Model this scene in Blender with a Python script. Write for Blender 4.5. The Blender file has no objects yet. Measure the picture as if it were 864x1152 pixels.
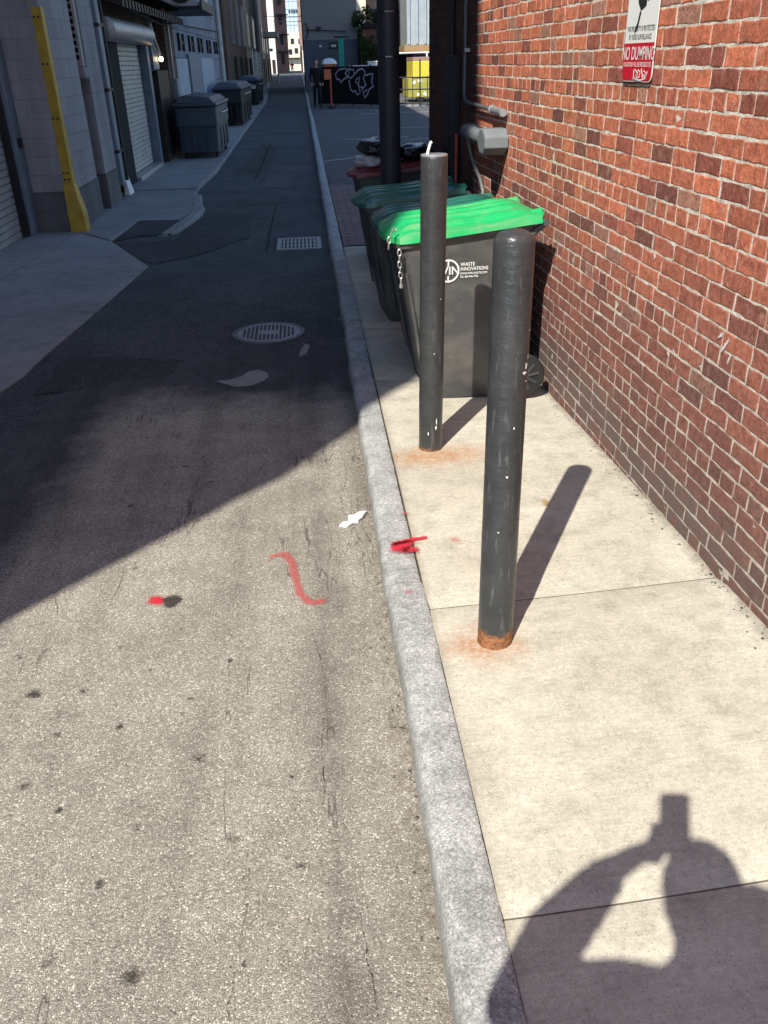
import bpy, bmesh, math, random
from mathutils import Vector, Matrix, noise
random.seed(11)
sc = bpy.context.scene
COL = sc.collection
R = math.radians
rnd = random.uniform

# ------------------------------------------------------------------ helpers
OFF = {}

def thing(name, label, cat, loc=(0, 0, 0), rotz=0, group=None, world=True):
    o = bpy.data.objects.new(name, None)
    COL.objects.link(o)
    o.empty_display_size = 0.2
    o.location = loc
    o.rotation_euler = (0, 0, rotz)
    o['label'] = label
    o['category'] = cat
    if group:
        o['group'] = group
    OFF[o.name] = Vector(loc) if world else Vector((0, 0, 0))
    return o

def tag(o, label=None, cat=None, group=None, kind=None):
    if label: o['label'] = label
    if cat: o['category'] = cat
    if group: o['group'] = group
    if kind: o['kind'] = kind
    return o

def dup(root, loc, rotz, label, group=None):
    r = root.copy(); COL.objects.link(r)
    r.location = loc; r.rotation_euler = (0, 0, rotz); r['label'] = label
    if group: r['group'] = group
    for ch in list(root.children):
        c = ch.copy(); COL.objects.link(c); c.parent = r
        for g in ch.children:
            d = g.copy(); COL.objects.link(d); d.parent = c
    return r

class MB:
    def __init__(self):
        self.bm = bmesh.new()
    def face(self, pts):
        vs = [self.bm.verts.new(p) for p in pts]
        return self.bm.faces.new(vs)
    def box(self, x0, x1, y0, y1, z0, z1):
        return self.hexa([(x0, y0, z0), (x1, y0, z0), (x1, y1, z0), (x0, y1, z0)],
                         [(x0, y0, z1), (x1, y0, z1), (x1, y1, z1), (x0, y1, z1)])
    def hexa(self, bot, top):
        b = [self.bm.verts.new(p) for p in bot]; t = [self.bm.verts.new(p) for p in top]
        n = len(b)
        self.bm.faces.new(b[::-1]); self.bm.faces.new(t)
        for i in range(n):
            j = (i + 1) % n
            self.bm.faces.new((b[i], b[j], t[j], t[i]))
        return self
    def prism(self, pts, vec):
        v = Vector(vec)
        return self.hexa(pts, [tuple(Vector(p) + v) for p in pts])
    def obox(self, c, size, rot):
        m = Matrix.Translation(c) @ rot.to_4x4()
        sx, sy, sz = [s / 2 for s in size]
        q = [(-sx, -sy), (sx, -sy), (sx, sy), (-sx, sy)]
        return self.hexa([m @ Vector((a, b, -sz)) for a, b in q], [m @ Vector((a, b, sz)) for a, b in q])
    def tube(self, pts, r, seg=10, closed=False):
        pts = [Vector(p) for p in pts]
        n = len(pts)
        rings = []
        prev = None
        for i, p in enumerate(pts):
            if closed:
                d = pts[(i + 1) % n] - pts[i - 1]
            elif i == 0: d = pts[1] - p
            elif i == n - 1: d = p - pts[i - 1]
            else: d = (pts[i + 1] - p).normalized() + (p - pts[i - 1]).normalized()
            d.normalize()
            if prev is None:
                a = Vector((0, 0, 1)) if abs(d.z) < .9 else Vector((1, 0, 0))
                u = d.cross(a).normalized()
            else:
                u = (prev - d * prev.dot(d)).normalized()
            prev = u
            w = d.cross(u)
            rr = r[i] if isinstance(r, (list, tuple)) else r
            rings.append([self.bm.verts.new(p + (u * math.cos(2 * math.pi * k / seg) + w * math.sin(2 * math.pi * k / seg)) * rr) for k in range(seg)])
        m = n if closed else n - 1
        for i in range(m):
            A, B = rings[i], rings[(i + 1) % n]
            for k in range(seg):
                l = (k + 1) % seg
                self.bm.faces.new((A[k], A[l], B[l], B[k]))
        if not closed:
            self.bm.faces.new(rings[0][::-1]); self.bm.faces.new(rings[-1])
        return self
    def loft(self, rings, cap=True):
        rs = [[self.bm.verts.new(p) for p in ring] for ring in rings]
        for A, B in zip(rs, rs[1:]):
            n = len(A)
            for k in range(n):
                l = (k + 1) % n
                self.bm.faces.new((A[k], A[l], B[l], B[k]))
        if cap:
            self.bm.faces.new(rs[0][::-1]); self.bm.faces.new(rs[-1])
        return self
    def lathe(self, prof, c, axis='z', seg=24):
        c = Vector(c)
        rings = []
        for r, h in prof:
            ring = []
            for k in range(seg):
                a = 2 * math.pi * k / seg
                x, y = math.cos(a) * r, math.sin(a) * r
                v = {'z': (x, y, h), 'x': (h, x, y), 'y': (y, h, x)}[axis]
                ring.append(c + Vector(v))
            rings.append(ring)
        return self.loft(rings)
    def ribbon(self, pts, nrm, w, th=0.002):
        nrm = Vector(nrm).normalized(); pts = [Vector(p) for p in pts]
        L, Rr = [], []
        for i, p in enumerate(pts):
            d = pts[min(i + 1, len(pts) - 1)] - pts[max(i - 1, 0)]
            s = d.cross(nrm).normalized() * (w / 2)
            L.append(p - s); Rr.append(p + s)
        for i in range(len(pts) - 1):
            b = [L[i], L[i + 1], Rr[i + 1], Rr[i]]
            self.hexa(b, [q + nrm * th for q in b])
        return self
    def grid(self, f, nu, nv):
        vs = [[self.bm.verts.new(f(i / nu, j / nv)) for j in range(nv + 1)] for i in range(nu + 1)]
        for i in range(nu):
            for j in range(nv):
                self.bm.faces.new((vs[i][j], vs[i + 1][j], vs[i + 1][j + 1], vs[i][j + 1]))
        return vs
    def pieces(self, name, mat, parent=None, **kw):
        """every separate island becomes an object of its own"""
        bm = self.bm; bm.verts.index_update()
        seen = set(); out = []
        for v in bm.verts:
            if v in seen: continue
            isl = []; stack = [v]; seen.add(v)
            while stack:
                q = stack.pop(); isl.append(q)
                for e in q.link_edges:
                    o_ = e.other_vert(q)
                    if o_ not in seen: seen.add(o_); stack.append(o_)
            mb = MB(); mp = {q: mb.bm.verts.new(q.co) for q in isl}
            fs = {f for q in isl for f in q.link_faces}
            for f in fs: mb.bm.faces.new([mp[q] for q in f.verts])
            out.append(mb.build(name, mat, parent, **kw))
        bm.free()
        return out
    def build(self, name, mat, parent=None, smooth=False, bevel=0, seg=2, auto=None):
        bm = self.bm
        bmesh.ops.recalc_face_normals(bm, faces=bm.faces[:])
        if parent is not None:
            off = OFF.get(parent.name, Vector((0, 0, 0)))
            if off.length: bmesh.ops.translate(bm, verts=bm.verts[:], vec=-off)
        me = bpy.data.meshes.new(name)
        bm.to_mesh(me); bm.free()
        for mm in (mat if isinstance(mat, (list, tuple)) else [mat]): me.materials.append(mm)
        if smooth:
            me.polygons.foreach_set('use_smooth', [True] * len(me.polygons))
        o = bpy.data.objects.new(name, me); COL.objects.link(o)
        if parent is not None:
            o.parent = parent
            OFF[o.name] = OFF.get(parent.name, Vector((0, 0, 0)))
        if bevel:
            md = o.modifiers.new('bevel', 'BEVEL'); md.width = bevel; md.segments = seg
            md.limit_method = 'ANGLE'; md.angle_limit = R(35)
        if smooth and auto is not False:
            try:
                me.set_sharp_from_angle(angle=R(auto or 40))
            except Exception:
                pass
        return o

def text_mesh(lines):
    """lines: (string, height, origin, xdir, updir[, extrude]); gives one bmesh holder"""
    mb = MB()
    for s, h, org, xd, ud, align in lines:
        cu = bpy.data.curves.new('txt', 'FONT'); cu.body = s; cu.size = 1.0; cu.align_x = align
        cu.extrude = 0.0; cu.offset = 0.012
        o = bpy.data.objects.new('txt', cu); COL.objects.link(o)
        dg = bpy.context.evaluated_depsgraph_get()
        me = bpy.data.meshes.new_from_object(o.evaluated_get(dg))
        xd = Vector(xd); ud = Vector(ud)
        k = h / 0.72
        nrm = xd.normalized().cross(ud.normalized())
        M = Matrix((xd * k, ud * k, nrm * k)).transposed().to_4x4()
        M.translation = Vector(org)
        me.transform(M)
        mb.bm.from_mesh(me)
        bpy.data.objects.remove(o); bpy.data.curves.remove(cu); bpy.data.meshes.remove(me)
    return mb

# ------------------------------------------------------------------ materials
class G:
    def __init__(self, name, rough=.8, spec=.3):
        m = bpy.data.materials.new(name); m.use_nodes = True
        self.m = m; self.t = m.node_tree; self.n = self.t.nodes
        self.b = self.n['Principled BSDF']
        self.b.inputs['Roughness'].default_value = rough
        self.b.inputs['Specular IOR Level'].default_value = spec
        self._c = None
    def new(self, typ, **kw):
        nd = self.n.new(typ)
        for k, v in kw.items():
            if k in nd.inputs.keys(): self.put(nd.inputs[k], v)
            else: setattr(nd, k, v)
        return nd
    def put(self, sock, v):
        if isinstance(v, bpy.types.NodeSocket): self.t.links.new(v, sock)
        elif isinstance(v, (tuple, list)) and len(v) == 3 and sock.type == 'RGBA': sock.default_value = (*v, 1)
        else: sock.default_value = v
    def coord(self):
        if self._c is None: self._c = self.n.new('ShaderNodeTexCoord').outputs['Object']
        return self._c
    def scaled(self, s, rot=(0, 0, 0), loc=(0, 0, 0)):
        mp = self.new('ShaderNodeMapping'); self.t.links.new(self.coord(), mp.inputs['Vector'])
        mp.inputs['Scale'].default_value = s; mp.inputs['Rotation'].default_value = rot; mp.inputs['Location'].default_value = loc
        return mp.outputs[0]
    def noise(self, scale, detail=4, rough=.55, vec=None, out='Fac', dist=0):
        nd = self.new('ShaderNodeTexNoise', Scale=scale, Detail=detail, Roughness=rough, Distortion=dist)
        self.t.links.new(vec if vec is not None else self.coord(), nd.inputs['Vector'])
        return nd.outputs[out]
    def vor(self, scale, vec=None, feature='F1', out='Color', rand=1):
        nd = self.n.new('ShaderNodeTexVoronoi'); nd.feature = feature
        nd.inputs['Scale'].default_value = scale
        if 'Randomness' in nd.inputs.keys(): nd.inputs['Randomness'].default_value = rand
        self.t.links.new(vec if vec is not None else self.coord(), nd.inputs['Vector'])
        return nd.outputs[out]
    def ramp(self, fac, stops, interp='LINEAR'):
        nd = self.n.new('ShaderNodeValToRGB'); nd.color_ramp.interpolation = interp
        e = nd.color_ramp.elements
        while len(e) < len(stops): e.new(0.5)
        for el, (p, c) in zip(e, stops):
            el.position = p
            el.color = (c, c, c, 1) if isinstance(c, (int, float)) else (*c, 1)
        self.t.links.new(fac, nd.inputs['Fac'])
        return nd.outputs['Color']
    def mix(self, fac, a, b, mode='MIX'):
        nd = self.n.new('ShaderNodeMix'); nd.data_type = 'RGBA'; nd.blend_type = mode
        self.put(nd.inputs[0], fac)
        self.put(nd.inputs[6], a); self.put(nd.inputs[7], b)
        return nd.outputs[2]
    def math(self, op, a, b=0.0, c=0.0, clamp=False):
        nd = self.n.new('ShaderNodeMath'); nd.operation = op; nd.use_clamp = clamp
        self.put(nd.inputs[0], a); self.put(nd.inputs[1], b); self.put(nd.inputs[2], c)
        return nd.outputs[0]
    def xyz(self):
        s = self.new('ShaderNodeSeparateXYZ'); self.t.links.new(self.coord(), s.inputs[0]); return s.outputs
    def rng(self, v, a, b, c=0.0, d=1.0):
        nd = self.n.new('ShaderNodeMapRange'); nd.clamp = True
        self.put(nd.inputs[0], v)
        for i, q in enumerate((a, b, c, d)): nd.inputs[i + 1].default_value = q
        return nd.outputs[0]
    def bump(self, h, strength=.5, dist=.005):
        nd = self.new('ShaderNodeBump', Strength=strength, Distance=dist)
        self.t.links.new(h, nd.inputs['Height'])
        self.t.links.new(nd.outputs[0], self.b.inputs['Normal'])
    def col(self, c): self.put(self.b.inputs['Base Color'], c); return self
    def done(self): return self.m

def simple(name, c, rough=.6, metal=0, var=.25, scale=12, bump=.15, bscale=90, spec=.3, bdist=.002):
    g = G(name, rough, spec)
    g.b.inputs['Metallic'].default_value = metal
    n = g.noise(scale, 5, .6)
    f = g.ramp(n, [(.25, 1 - var), (.75, 1 + var * .6)])
    g.col(g.mix(1.0, c, f, 'MULTIPLY'))
    if bump: g.bump(g.noise(bscale, 3), bump, bdist)
    return g.done()

def asphalt(name, dark, mid, light, scale, tone, tyre=False):
    g = G(name, .88, .25)
    vc = g.vor(scale)
    s = g.new('ShaderNodeSeparateColor'); g.t.links.new(vc, s.inputs[0])
    stones = g.ramp(s.outputs[0], [(0, dark), (.3, mid), (.62, mid), (.8, light), (1, tuple(min(1, q * 1.35) for q in light))])
    edge = g.vor(scale, feature='DISTANCE_TO_EDGE', out='Distance')
    e = g.rng(edge, .0, .16)
    c = g.mix(e, dark, stones)
    vc2 = g.vor(scale * .55)
    s2 = g.new('ShaderNodeSeparateColor'); g.t.links.new(vc2, s2.inputs[0])
    big = g.rng(s2.outputs[1], .93, .97)
    c = g.mix(g.math('MULTIPLY', big, .22), c, light)
    fine = g.noise(scale * 1.15, 2, .5)
    c = g.mix(1.0, c, g.ramp(fine, [(.3, .74), (.5, 1.0), (.7, 1.24)]), 'MULTIPLY')
    pit = g.rng(g.noise(scale * .42, 3, .6), .60, .70)
    c = g.mix(g.math('MULTIPLY', pit, .5), c, tuple(q * .6 for q in dark))
    n1 = g.noise(.9, 6, .6); n2 = g.noise(5, 5, .65)
    c = g.mix(1.0, c, g.ramp(n1, [(.3, tone[0]), (.7, tone[1])]), 'MULTIPLY')
    c = g.mix(1.0, c, g.ramp(n2, [(.3, .82), (.7, 1.14)]), 'MULTIPLY')
    if tyre:
        v = g.noise(1.0, 4, .6, vec=g.scaled((6.5, .35, 1)))
        c = g.mix(1.0, c, g.ramp(v, [(.32, .80), (.5, 1.0), (.68, 1.10)]), 'MULTIPLY')
        # oily dark band that runs along the gutter where cars stand
        x = g.xyz()
        wob = g.math('MULTIPLY', g.math('SUBTRACT', g.noise(2.2, 4), .5), .22)
        xx = g.math('ADD', x[0], wob)
        band = g.math('MULTIPLY', g.rng(xx, -.17, -.06), g.rng(xx, .07, -.02))
        band = g.math('MULTIPLY', band, g.rng(g.noise(3.5, 5, .65), .35, .6))
        c = g.mix(g.math('MULTIPLY', band, .42), c, (.07, .064, .056))
        # brown grit washed against the kerb
        gut = g.math('MULTIPLY', g.rng(g.math('ADD', x[0], g.math('MULTIPLY', g.noise(6, 4), .1)), .14, .23), g.rng(g.noise(30, 4, .7), .35, .6))
        c = g.mix(g.math('MULTIPLY', gut, .55), c, (.15, .115, .08))
        # hairline cracks along the lane
        cn = g.math('ABSOLUTE', g.math('SUBTRACT', g.noise(1.0, 5, .6, vec=g.scaled((2.6, .30, 1), loc=(.37, 0, 0))), .5))
        cm = g.math('MULTIPLY', g.rng(cn, .0042, .0012), g.rng(g.noise(2.4, 4, .6), .46, .58))
        c = g.mix(g.math('MULTIPLY', cm, .6), c, (.045, .04, .035))
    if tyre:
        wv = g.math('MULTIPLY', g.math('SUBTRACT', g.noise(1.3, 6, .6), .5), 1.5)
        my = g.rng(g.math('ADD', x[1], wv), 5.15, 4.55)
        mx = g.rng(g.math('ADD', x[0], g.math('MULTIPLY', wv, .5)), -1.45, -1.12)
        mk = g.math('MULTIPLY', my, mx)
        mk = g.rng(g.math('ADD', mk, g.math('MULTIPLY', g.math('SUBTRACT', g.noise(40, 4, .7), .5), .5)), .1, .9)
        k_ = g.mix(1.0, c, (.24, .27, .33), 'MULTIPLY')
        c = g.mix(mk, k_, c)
    g.col(c)
    h = g.math('ADD', g.math('MULTIPLY', e, .5), g.math('MULTIPLY', g.noise(scale * .8, 3), .8))
    h = g.math('SUBTRACT', h, g.math('MULTIPLY', pit, .8))
    g.bump(h, .75, .004)
    return g.done()

M = {}
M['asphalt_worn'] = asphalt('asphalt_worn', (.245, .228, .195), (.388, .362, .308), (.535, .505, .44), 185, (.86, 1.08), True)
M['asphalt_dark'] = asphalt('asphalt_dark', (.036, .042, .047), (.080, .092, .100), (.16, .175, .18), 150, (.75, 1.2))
M['asphalt_patch'] = asphalt('asphalt_patch', (.03, .032, .034), (.062, .066, .07), (.12, .12, .12), 150, (.8, 1.15))
M['asphalt_lot'] = asphalt('asphalt_lot', (.05, .052, .055), (.115, .118, .122), (.2, .2, .2), 90, (.85, 1.12))

def concrete(name, base, dirt, rust=()):
    g = G(name, .85, .2)
    n = g.noise(1.6, 7, .62); n2 = g.noise(9, 6, .65); n3 = g.noise(60, 4, .7)
    c = g.mix(g.rng(n, .38, .72), base, dirt)
    c = g.mix(1.0, c, g.ramp(n2, [(.28, .74), (.5, 1.0), (.72, 1.10)]), 'MULTIPLY')
    c = g.mix(1.0, c, g.ramp(n3, [(.3, .82), (.7, 1.1)]), 'MULTIPLY')
    sp = g.vor(300); s = g.new('ShaderNodeSeparateColor'); g.t.links.new(sp, s.inputs[0])
    c = g.mix(g.math('MULTIPLY', g.rng(s.outputs[0], .93, .96), .4), c, (.16, .13, .10))
    c = g.mix(g.math('MULTIPLY', g.rng(s.outputs[1], .90, .94), .35), c, (.75, .72, .66))
    # small dark gum spots and pits
    sp2 = g.vor(7.0, out='Distance'); sp3 = g.vor(7.0); s3 = g.new('ShaderNodeSeparateColor'); g.t.links.new(sp3, s3.inputs[0])
    dot = g.math('MULTIPLY', g.rng(g.math('ADD', sp2, g.math('MULTIPLY', g.noise(90, 2), .05)), .075, .055), g.rng(s3.outputs[2], .6, .62))
    c = g.mix(g.math('MULTIPLY', dot, .8), c, (.045, .042, .04))
    for (px, py, r0, sx, sy, a) in rust:
        mp = g.new('ShaderNodeMapping'); g.t.links.new(g.coord(), mp.inputs['Vector'])
        mp.inputs['Location'].default_value = (-px * sx, -py * sy, 0); mp.inputs['Scale'].default_value = (sx, sy, 0)
        ln = g.new('ShaderNodeVectorMath', operation='LENGTH'); g.t.links.new(mp.outputs[0], ln.inputs[0])
        d = g.math('ADD', ln.outputs['Value'], g.math('MULTIPLY', g.math('SUBTRACT', g.noise(14, 5, .7), .5), r0 * 1.5))
        f = g.math('MULTIPLY', g.rng(d, r0, r0 * .15), g.rng(g.noise(45, 4, .7), .25, .6))
        c = g.mix(g.math('MULTIPLY', f, a), c, (.42, .17, .05))
    if rust:
        br = g.noise(1.0, 4, .7, vec=g.scaled((9, 120, 1)))
        c = g.mix(1.0, c, g.ramp(br, [(.3, .88), (.7, 1.07)]), 'MULTIPLY')
        x = g.xyz()
        wx = g.math('SUBTRACT', g.math('SUBTRACT', 1.4415, g.math('MULTIPLY', x[1], .0222)), x[0])
        wx = g.math('ADD', wx, g.math('MULTIPLY', g.math('SUBTRACT', g.noise(9, 5, .7), .5), .10))
        c = g.mix(g.math('MULTIPLY', g.rng(wx, .05, -.01), .6), c, (.15, .12, .09))
        kx = g.math('ADD', x[0], g.math('MULTIPLY', g.math('SUBTRACT', g.noise(12, 5, .7), .5), .06))
        c = g.mix(g.math('MULTIPLY', g.rng(kx, .36, .325), .45), c, (.2, .17, .13))
    g.col(c)
    g.bump(g.math('ADD', g.noise(180, 3, .7), g.math('MULTIPLY', n2, .6)), .35, .002)
    return g.done()

M['walk'] = concrete('walk_concrete', (.56, .528, .445), (.425, .395, .32),
                     rust=[(.48, 2.19, .17, 1, 1.2, .75), (.60, 3.70, .27, .8, 1.6, .65), (.45, 3.69, .16, .8, 1.2, .5)])
M['apron'] = concrete('apron_concrete', (.27, .28, .285), (.19, .198, .2))
M['paving'] = None

def granite():
    g = G('kerb_granite', .8, .3)
    v = g.vor(240); s = g.new('ShaderNodeSeparateColor'); g.t.links.new(v, s.inputs[0])
    c = g.ramp(s.outputs[0], [(0, (.25, .255, .252)), (.22, (.345, .352, .348)), (.6, (.42, .426, .42)), (.85, (.50, .505, .495)), (1, (.62, .62, .605))])
    c = g.mix(1.0, c, g.ramp(g.noise(6, 7, .7), [(.3, .58), (.55, 1), (.75, 1.14)]), 'MULTIPLY')
    c = g.mix(1.0, c, g.ramp(g.noise(45, 4, .7), [(.3, .78), (.7, 1.12)]), 'MULTIPLY')
    z = g.xyz()[2]
    c = g.mix(g.math('MULTIPLY', g.rng(g.math('ADD', z, g.math('MULTIPLY', g.noise(16, 4), .03)), -.01, -.05), .6), c, (.17, .15, .125))
    g.col(c)
    g.bump(g.math('ADD', g.noise(120, 4, .7), g.noise(28, 4)), .6, .005)
    return g.done()
M['granite'] = granite()
M['joint_dirt'] = simple('joint_dirt', (.16, .135, .105), .95, var=.4, scale=14)

def brickmat():
    g = G('brick_face', .85, .2)
    at = g.new('ShaderNodeAttribute', attribute_name='tint').outputs['Color']
    n = g.noise(34, 7, .75); n2 = g.noise(150, 4, .75)
    c = g.mix(1.0, at, g.ramp(n, [(.27, .42), (.5, 1.0), (.72, 1.55)]), 'MULTIPLY')
    c = g.mix(1.0, c, g.ramp(n2, [(.3, .66), (.7, 1.3)]), 'MULTIPLY')
    # vertical drag marks of the wire-cut face
    st = g.noise(1.0, 4, .65, vec=g.scaled((70, 70, 8)))
    c = g.mix(1.0, c, g.ramp(st, [(.3, .88), (.7, 1.1)]), 'MULTIPLY')
    # lime and mortar smears
    sm = g.math('MULTIPLY', g.rng(g.noise(19, 7, .75), .55, .74), .6)
    c = g.mix(sm, c, (.56, .36, .28))
    fl = g.math('MULTIPLY', g.rng(g.noise(48, 6, .8), .66, .74), .6)
    c = g.mix(fl, c, (.68, .58, .50))
    dk = g.math('MULTIPLY', g.rng(g.noise(11, 5, .7, vec=g.scaled((1, 1, 1), loc=(5, 3, 8))), .60, .74), .6)
    c = g.mix(dk, c, (.07, .045, .04))
    x = g.xyz()
    # old grey paint rubbed along the foot of the wall
    zz = g.math('ADD', x[2], g.math('MULTIPLY', g.math('SUBTRACT', g.noise(3.2, 5, .65), .5), .55))
    f = g.math('MULTIPLY', g.rng(zz, .34, .18), g.math('MULTIPLY', g.rng(x[1], 1.6, 2.6), g.rng(zz, -.06, .05)))
    f = g.math('MULTIPLY', f, g.rng(g.noise(26, 4, .65), .28, .5))
    c = g.mix(g.math('MULTIPLY', f, .85), c, (.145, .14, .135))
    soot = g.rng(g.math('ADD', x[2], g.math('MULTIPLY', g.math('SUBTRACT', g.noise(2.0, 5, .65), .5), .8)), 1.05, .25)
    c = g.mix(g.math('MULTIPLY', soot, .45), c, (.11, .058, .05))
    # shade on the far bay of the wall, painted into the brick colour
    bay_shade = g.rng(g.math('ADD', x[1], g.math('MULTIPLY', g.noise(9, 3), .04)), 6.86, 6.9)
    c = g.mix(g.math('MULTIPLY', bay_shade, .8), c, (.028, .022, .02))
    g.col(c)
    g.bump(g.math('ADD', g.noise(90, 5, .7), g.math('MULTIPLY', n, 1.2)), .7, .004)
    return g.done()
M['brick'] = brickmat()

def mortarmat():
    g = G('mortar', .92, .1)
    c = g.mix(g.rng(g.noise(26, 6, .75), .36, .58), (.40, .36, .30), (.78, .735, .655))
    c = g.mix(1.0, c, g.ramp(g.noise(150, 3, .7), [(.3, .8), (.7, 1.15)]), 'MULTIPLY')
    x = g.xyz()
    bay_shade = g.rng(x[1], 6.86, 6.9)  # the far bay's shade darkens the mortar colour as well
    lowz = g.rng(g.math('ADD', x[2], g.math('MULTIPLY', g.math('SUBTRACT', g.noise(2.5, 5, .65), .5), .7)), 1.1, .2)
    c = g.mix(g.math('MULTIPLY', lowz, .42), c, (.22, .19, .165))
    c = g.mix(g.math('MULTIPLY', bay_shade, .85), c, (.03, .026, .024))
    g.col(c); g.bump(g.noise(160, 4, .7), .8, .004)
    return g.done()
M['mortar'] = mortarmat()

def coursed(name, c1, c2, mortar, bw, bh, ms, rough=.85, bumpd=.006, stain=(.6, 1.1)):
    """coursed masonry for the walls farther off; u runs along the wall, v is height"""
    g = G(name, rough, .2)
    x = g.xyz()
    cb = g.new('ShaderNodeCombineXYZ')
    g.t.links.new(g.math('ADD', x[0], x[1]), cb.inputs[0]); g.t.links.new(x[2], cb.inputs[1])
    b = g.n.new('ShaderNodeTexBrick')
    g.t.links.new(cb.outputs[0], b.inputs['Vector'])
    b.inputs['Color1'].default_value = (*c1, 1); b.inputs['Color2'].default_value = (*c2, 1); b.inputs['Mortar'].default_value = (*mortar, 1)
    b.inputs['Scale'].default_value = 1; b.inputs['Mortar Size'].default_value = ms
    b.inputs['Brick Width'].default_value = bw; b.inputs['Row Height'].default_value = bh
    b.inputs['Mortar Smooth'].default_value = .3
    c = g.mix(1.0, b.outputs['Color'], g.ramp(g.noise(1.1, 6, .65), [(.3, stain[0]), (.7, stain[1])]), 'MULTIPLY')
    c = g.mix(1.0, c, g.ramp(g.noise(1.0, 5, .65, vec=g.scaled((5, 5, .5))), [(.3, .78), (.7, 1.1)]), 'MULTIPLY')
    g.col(c)
    g.bump(g.math('SUBTRACT', g.math('MULTIPLY', g.noise(50, 3), .3), b.outputs['Fac']), .6, bumpd)
    return g.done()

M['block_grey'] = coursed('painted_block', (.31, .31, .32), (.345, .345, .355), (.275, .275, .285), .4, .2, .006, stain=(.75, 1.1))
M['block_base'] = coursed('dark_base_block', (.15, .15, .155), (.165, .165, .17), (.13, .13, .13), .4, .2, .006)
M['block_blue'] = coursed('blue_painted_block', (.26, .29, .34), (.30, .33, .38), (.16, .17, .2), 1.3, .62, .02)
M['brick_dark'] = coursed('dark_brown_brick', (.15, .09, .07), (.11, .07, .055), (.14, .12, .10), .21, .068, .01)
M['brick_red'] = coursed('dull_red_brick', (.25, .11, .08), (.19, .085, .065), (.22, .19, .16), .21, .068, .01)
M['brick_pink'] = coursed('pink_brick', (.42, .22, .18), (.36, .18, .15), (.4, .34, .3), .21, .068, .01)
M['brick_peach'] = coursed('peach_brick', (.52, .26, .17), (.46, .22, .15), (.45, .36, .3), .21, .068, .01)
M['brick_plain'] = coursed('upper_brick', (.33, .115, .07), (.25, .085, .055), (.42, .37, .31), .2, .0653, .01)
M['pavers'] = coursed('brick_pavers', (.16, .125, .12), (.125, .10, .10), (.075, .07, .07), .2, .1, .008)

def paversmat():
    g = G('brick_paving', .85, .2)
    b = g.n.new('ShaderNodeTexBrick'); g.t.links.new(g.coord(), b.inputs['Vector'])
    b.inputs['Color1'].default_value = (.30, .19, .18, 1); b.inputs['Color2'].default_value = (.22, .145, .14, 1); b.inputs['Mortar'].default_value = (.08, .075, .075, 1)
    b.inputs['Scale'].default_value = 1; b.inputs['Mortar Size'].default_value = .007; b.inputs['Brick Width'].default_value = .2; b.inputs['Row Height'].default_value = .1
    g.col(g.mix(1.0, b.outputs['Color'], g.ramp(g.noise(2, 6), [(.3, .75), (.7, 1.15)]), 'MULTIPLY'))
    g.bump(g.math('SUBTRACT', g.math('MULTIPLY', g.noise(60, 3), .3), b.outputs['Fac']), .6, .005)
    return g.done()
M['paving'] = paversmat()

def bollardmat(nm, foot):
    g = G(nm, .38, .5)
    n = g.noise(9, 5, .6)
    c = g.mix(g.rng(n, .3, .7), (.026, .028, .030), (.046, .048, .050))
    chip = g.rng(g.noise(20, 7, .78), .665, .685)
    zz = g.xyz()[2]
    c = g.mix(g.math('MULTIPLY', chip, .55), c, (.26, .27, .27))
    scr = g.math('MULTIPLY', g.rng(g.noise(1.0, 5, .7, vec=g.scaled((60, 60, 5))), .58, .70), .5)
    c = g.mix(scr, c, (.16, .165, .17))
    rim = g.math('ADD', zz, g.math('MULTIPLY', g.math('SUBTRACT', g.noise(28, 5, .7), .5), .11))
    rust = g.math('MULTIPLY', g.rng(rim, foot, foot - .025), 1.0)
    rc = g.mix(g.rng(g.noise(70, 4, .7), .35, .65), (.10, .045, .025), (.33, .13, .045))
    c = g.mix(rust, c, rc)
    g.col(c)
    g.put(g.b.inputs['Roughness'], g.math('ADD', .25, g.math('ADD', g.math('MULTIPLY', rust, .5), g.math('MULTIPLY', n, .12))))
    # brushed-on paint: low rings and runs
    g.bump(g.math('ADD', g.noise(1.0, 4, .6, vec=g.scaled((14, 14, 60))), g.math('MULTIPLY', g.noise(22, 5, .65), 1.6)), .6, .004)
    return g.done()
M['bollard'] = bollardmat('bollard_paint', .075); M['bollard_clean'] = bollardmat('bollard_paint_kept', .022)

def plastic(name, c, c2, rough=.5, dirt=(.2, .18, .15), da=.25):
    g = G(name, rough, .4)
    cc = g.mix(g.rng(g.noise(4, 5, .6), .3, .7), c, c2)
    sc_ = g.math('MULTIPLY', g.rng(g.noise(1.0, 5, .7, vec=g.scaled((7, 7, 40), rot=(.3, .2, .5))), .62, .72), .3)
    cc = g.mix(sc_, cc, tuple(min(1, q * 2.2 + .03) for q in c))
    cc = g.mix(g.math('MULTIPLY', g.rng(g.noise(11, 6, .7), .52, .74), da), cc, dirt)
    cc = g.mix(g.math('MULTIPLY', g.rng(g.noise(1.0, 5, .65, vec=g.scaled((1.6, 11, 3))), .52, .70), da * 1.5), cc, dirt)
    g.col(cc)
    g.bump(g.noise(260, 2), .12, .001)
    return g.done()
M['bin_body'] = plastic('bin_plastic', (.052, .054, .055), (.064, .066, .067), .5, (.17, .155, .135), .3)
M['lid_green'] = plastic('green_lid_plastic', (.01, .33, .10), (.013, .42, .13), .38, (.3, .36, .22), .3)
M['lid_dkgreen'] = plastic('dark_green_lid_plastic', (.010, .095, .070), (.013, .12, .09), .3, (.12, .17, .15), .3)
M['lid_maroon'] = plastic('maroon_lid_plastic', (.16, .016, .02), (.2, .025, .03), .4, (.2, .15, .14), .3)
M['rubber'] = simple('black_rubber', (.02, .02, .02), .7, bump=.2)
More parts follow.
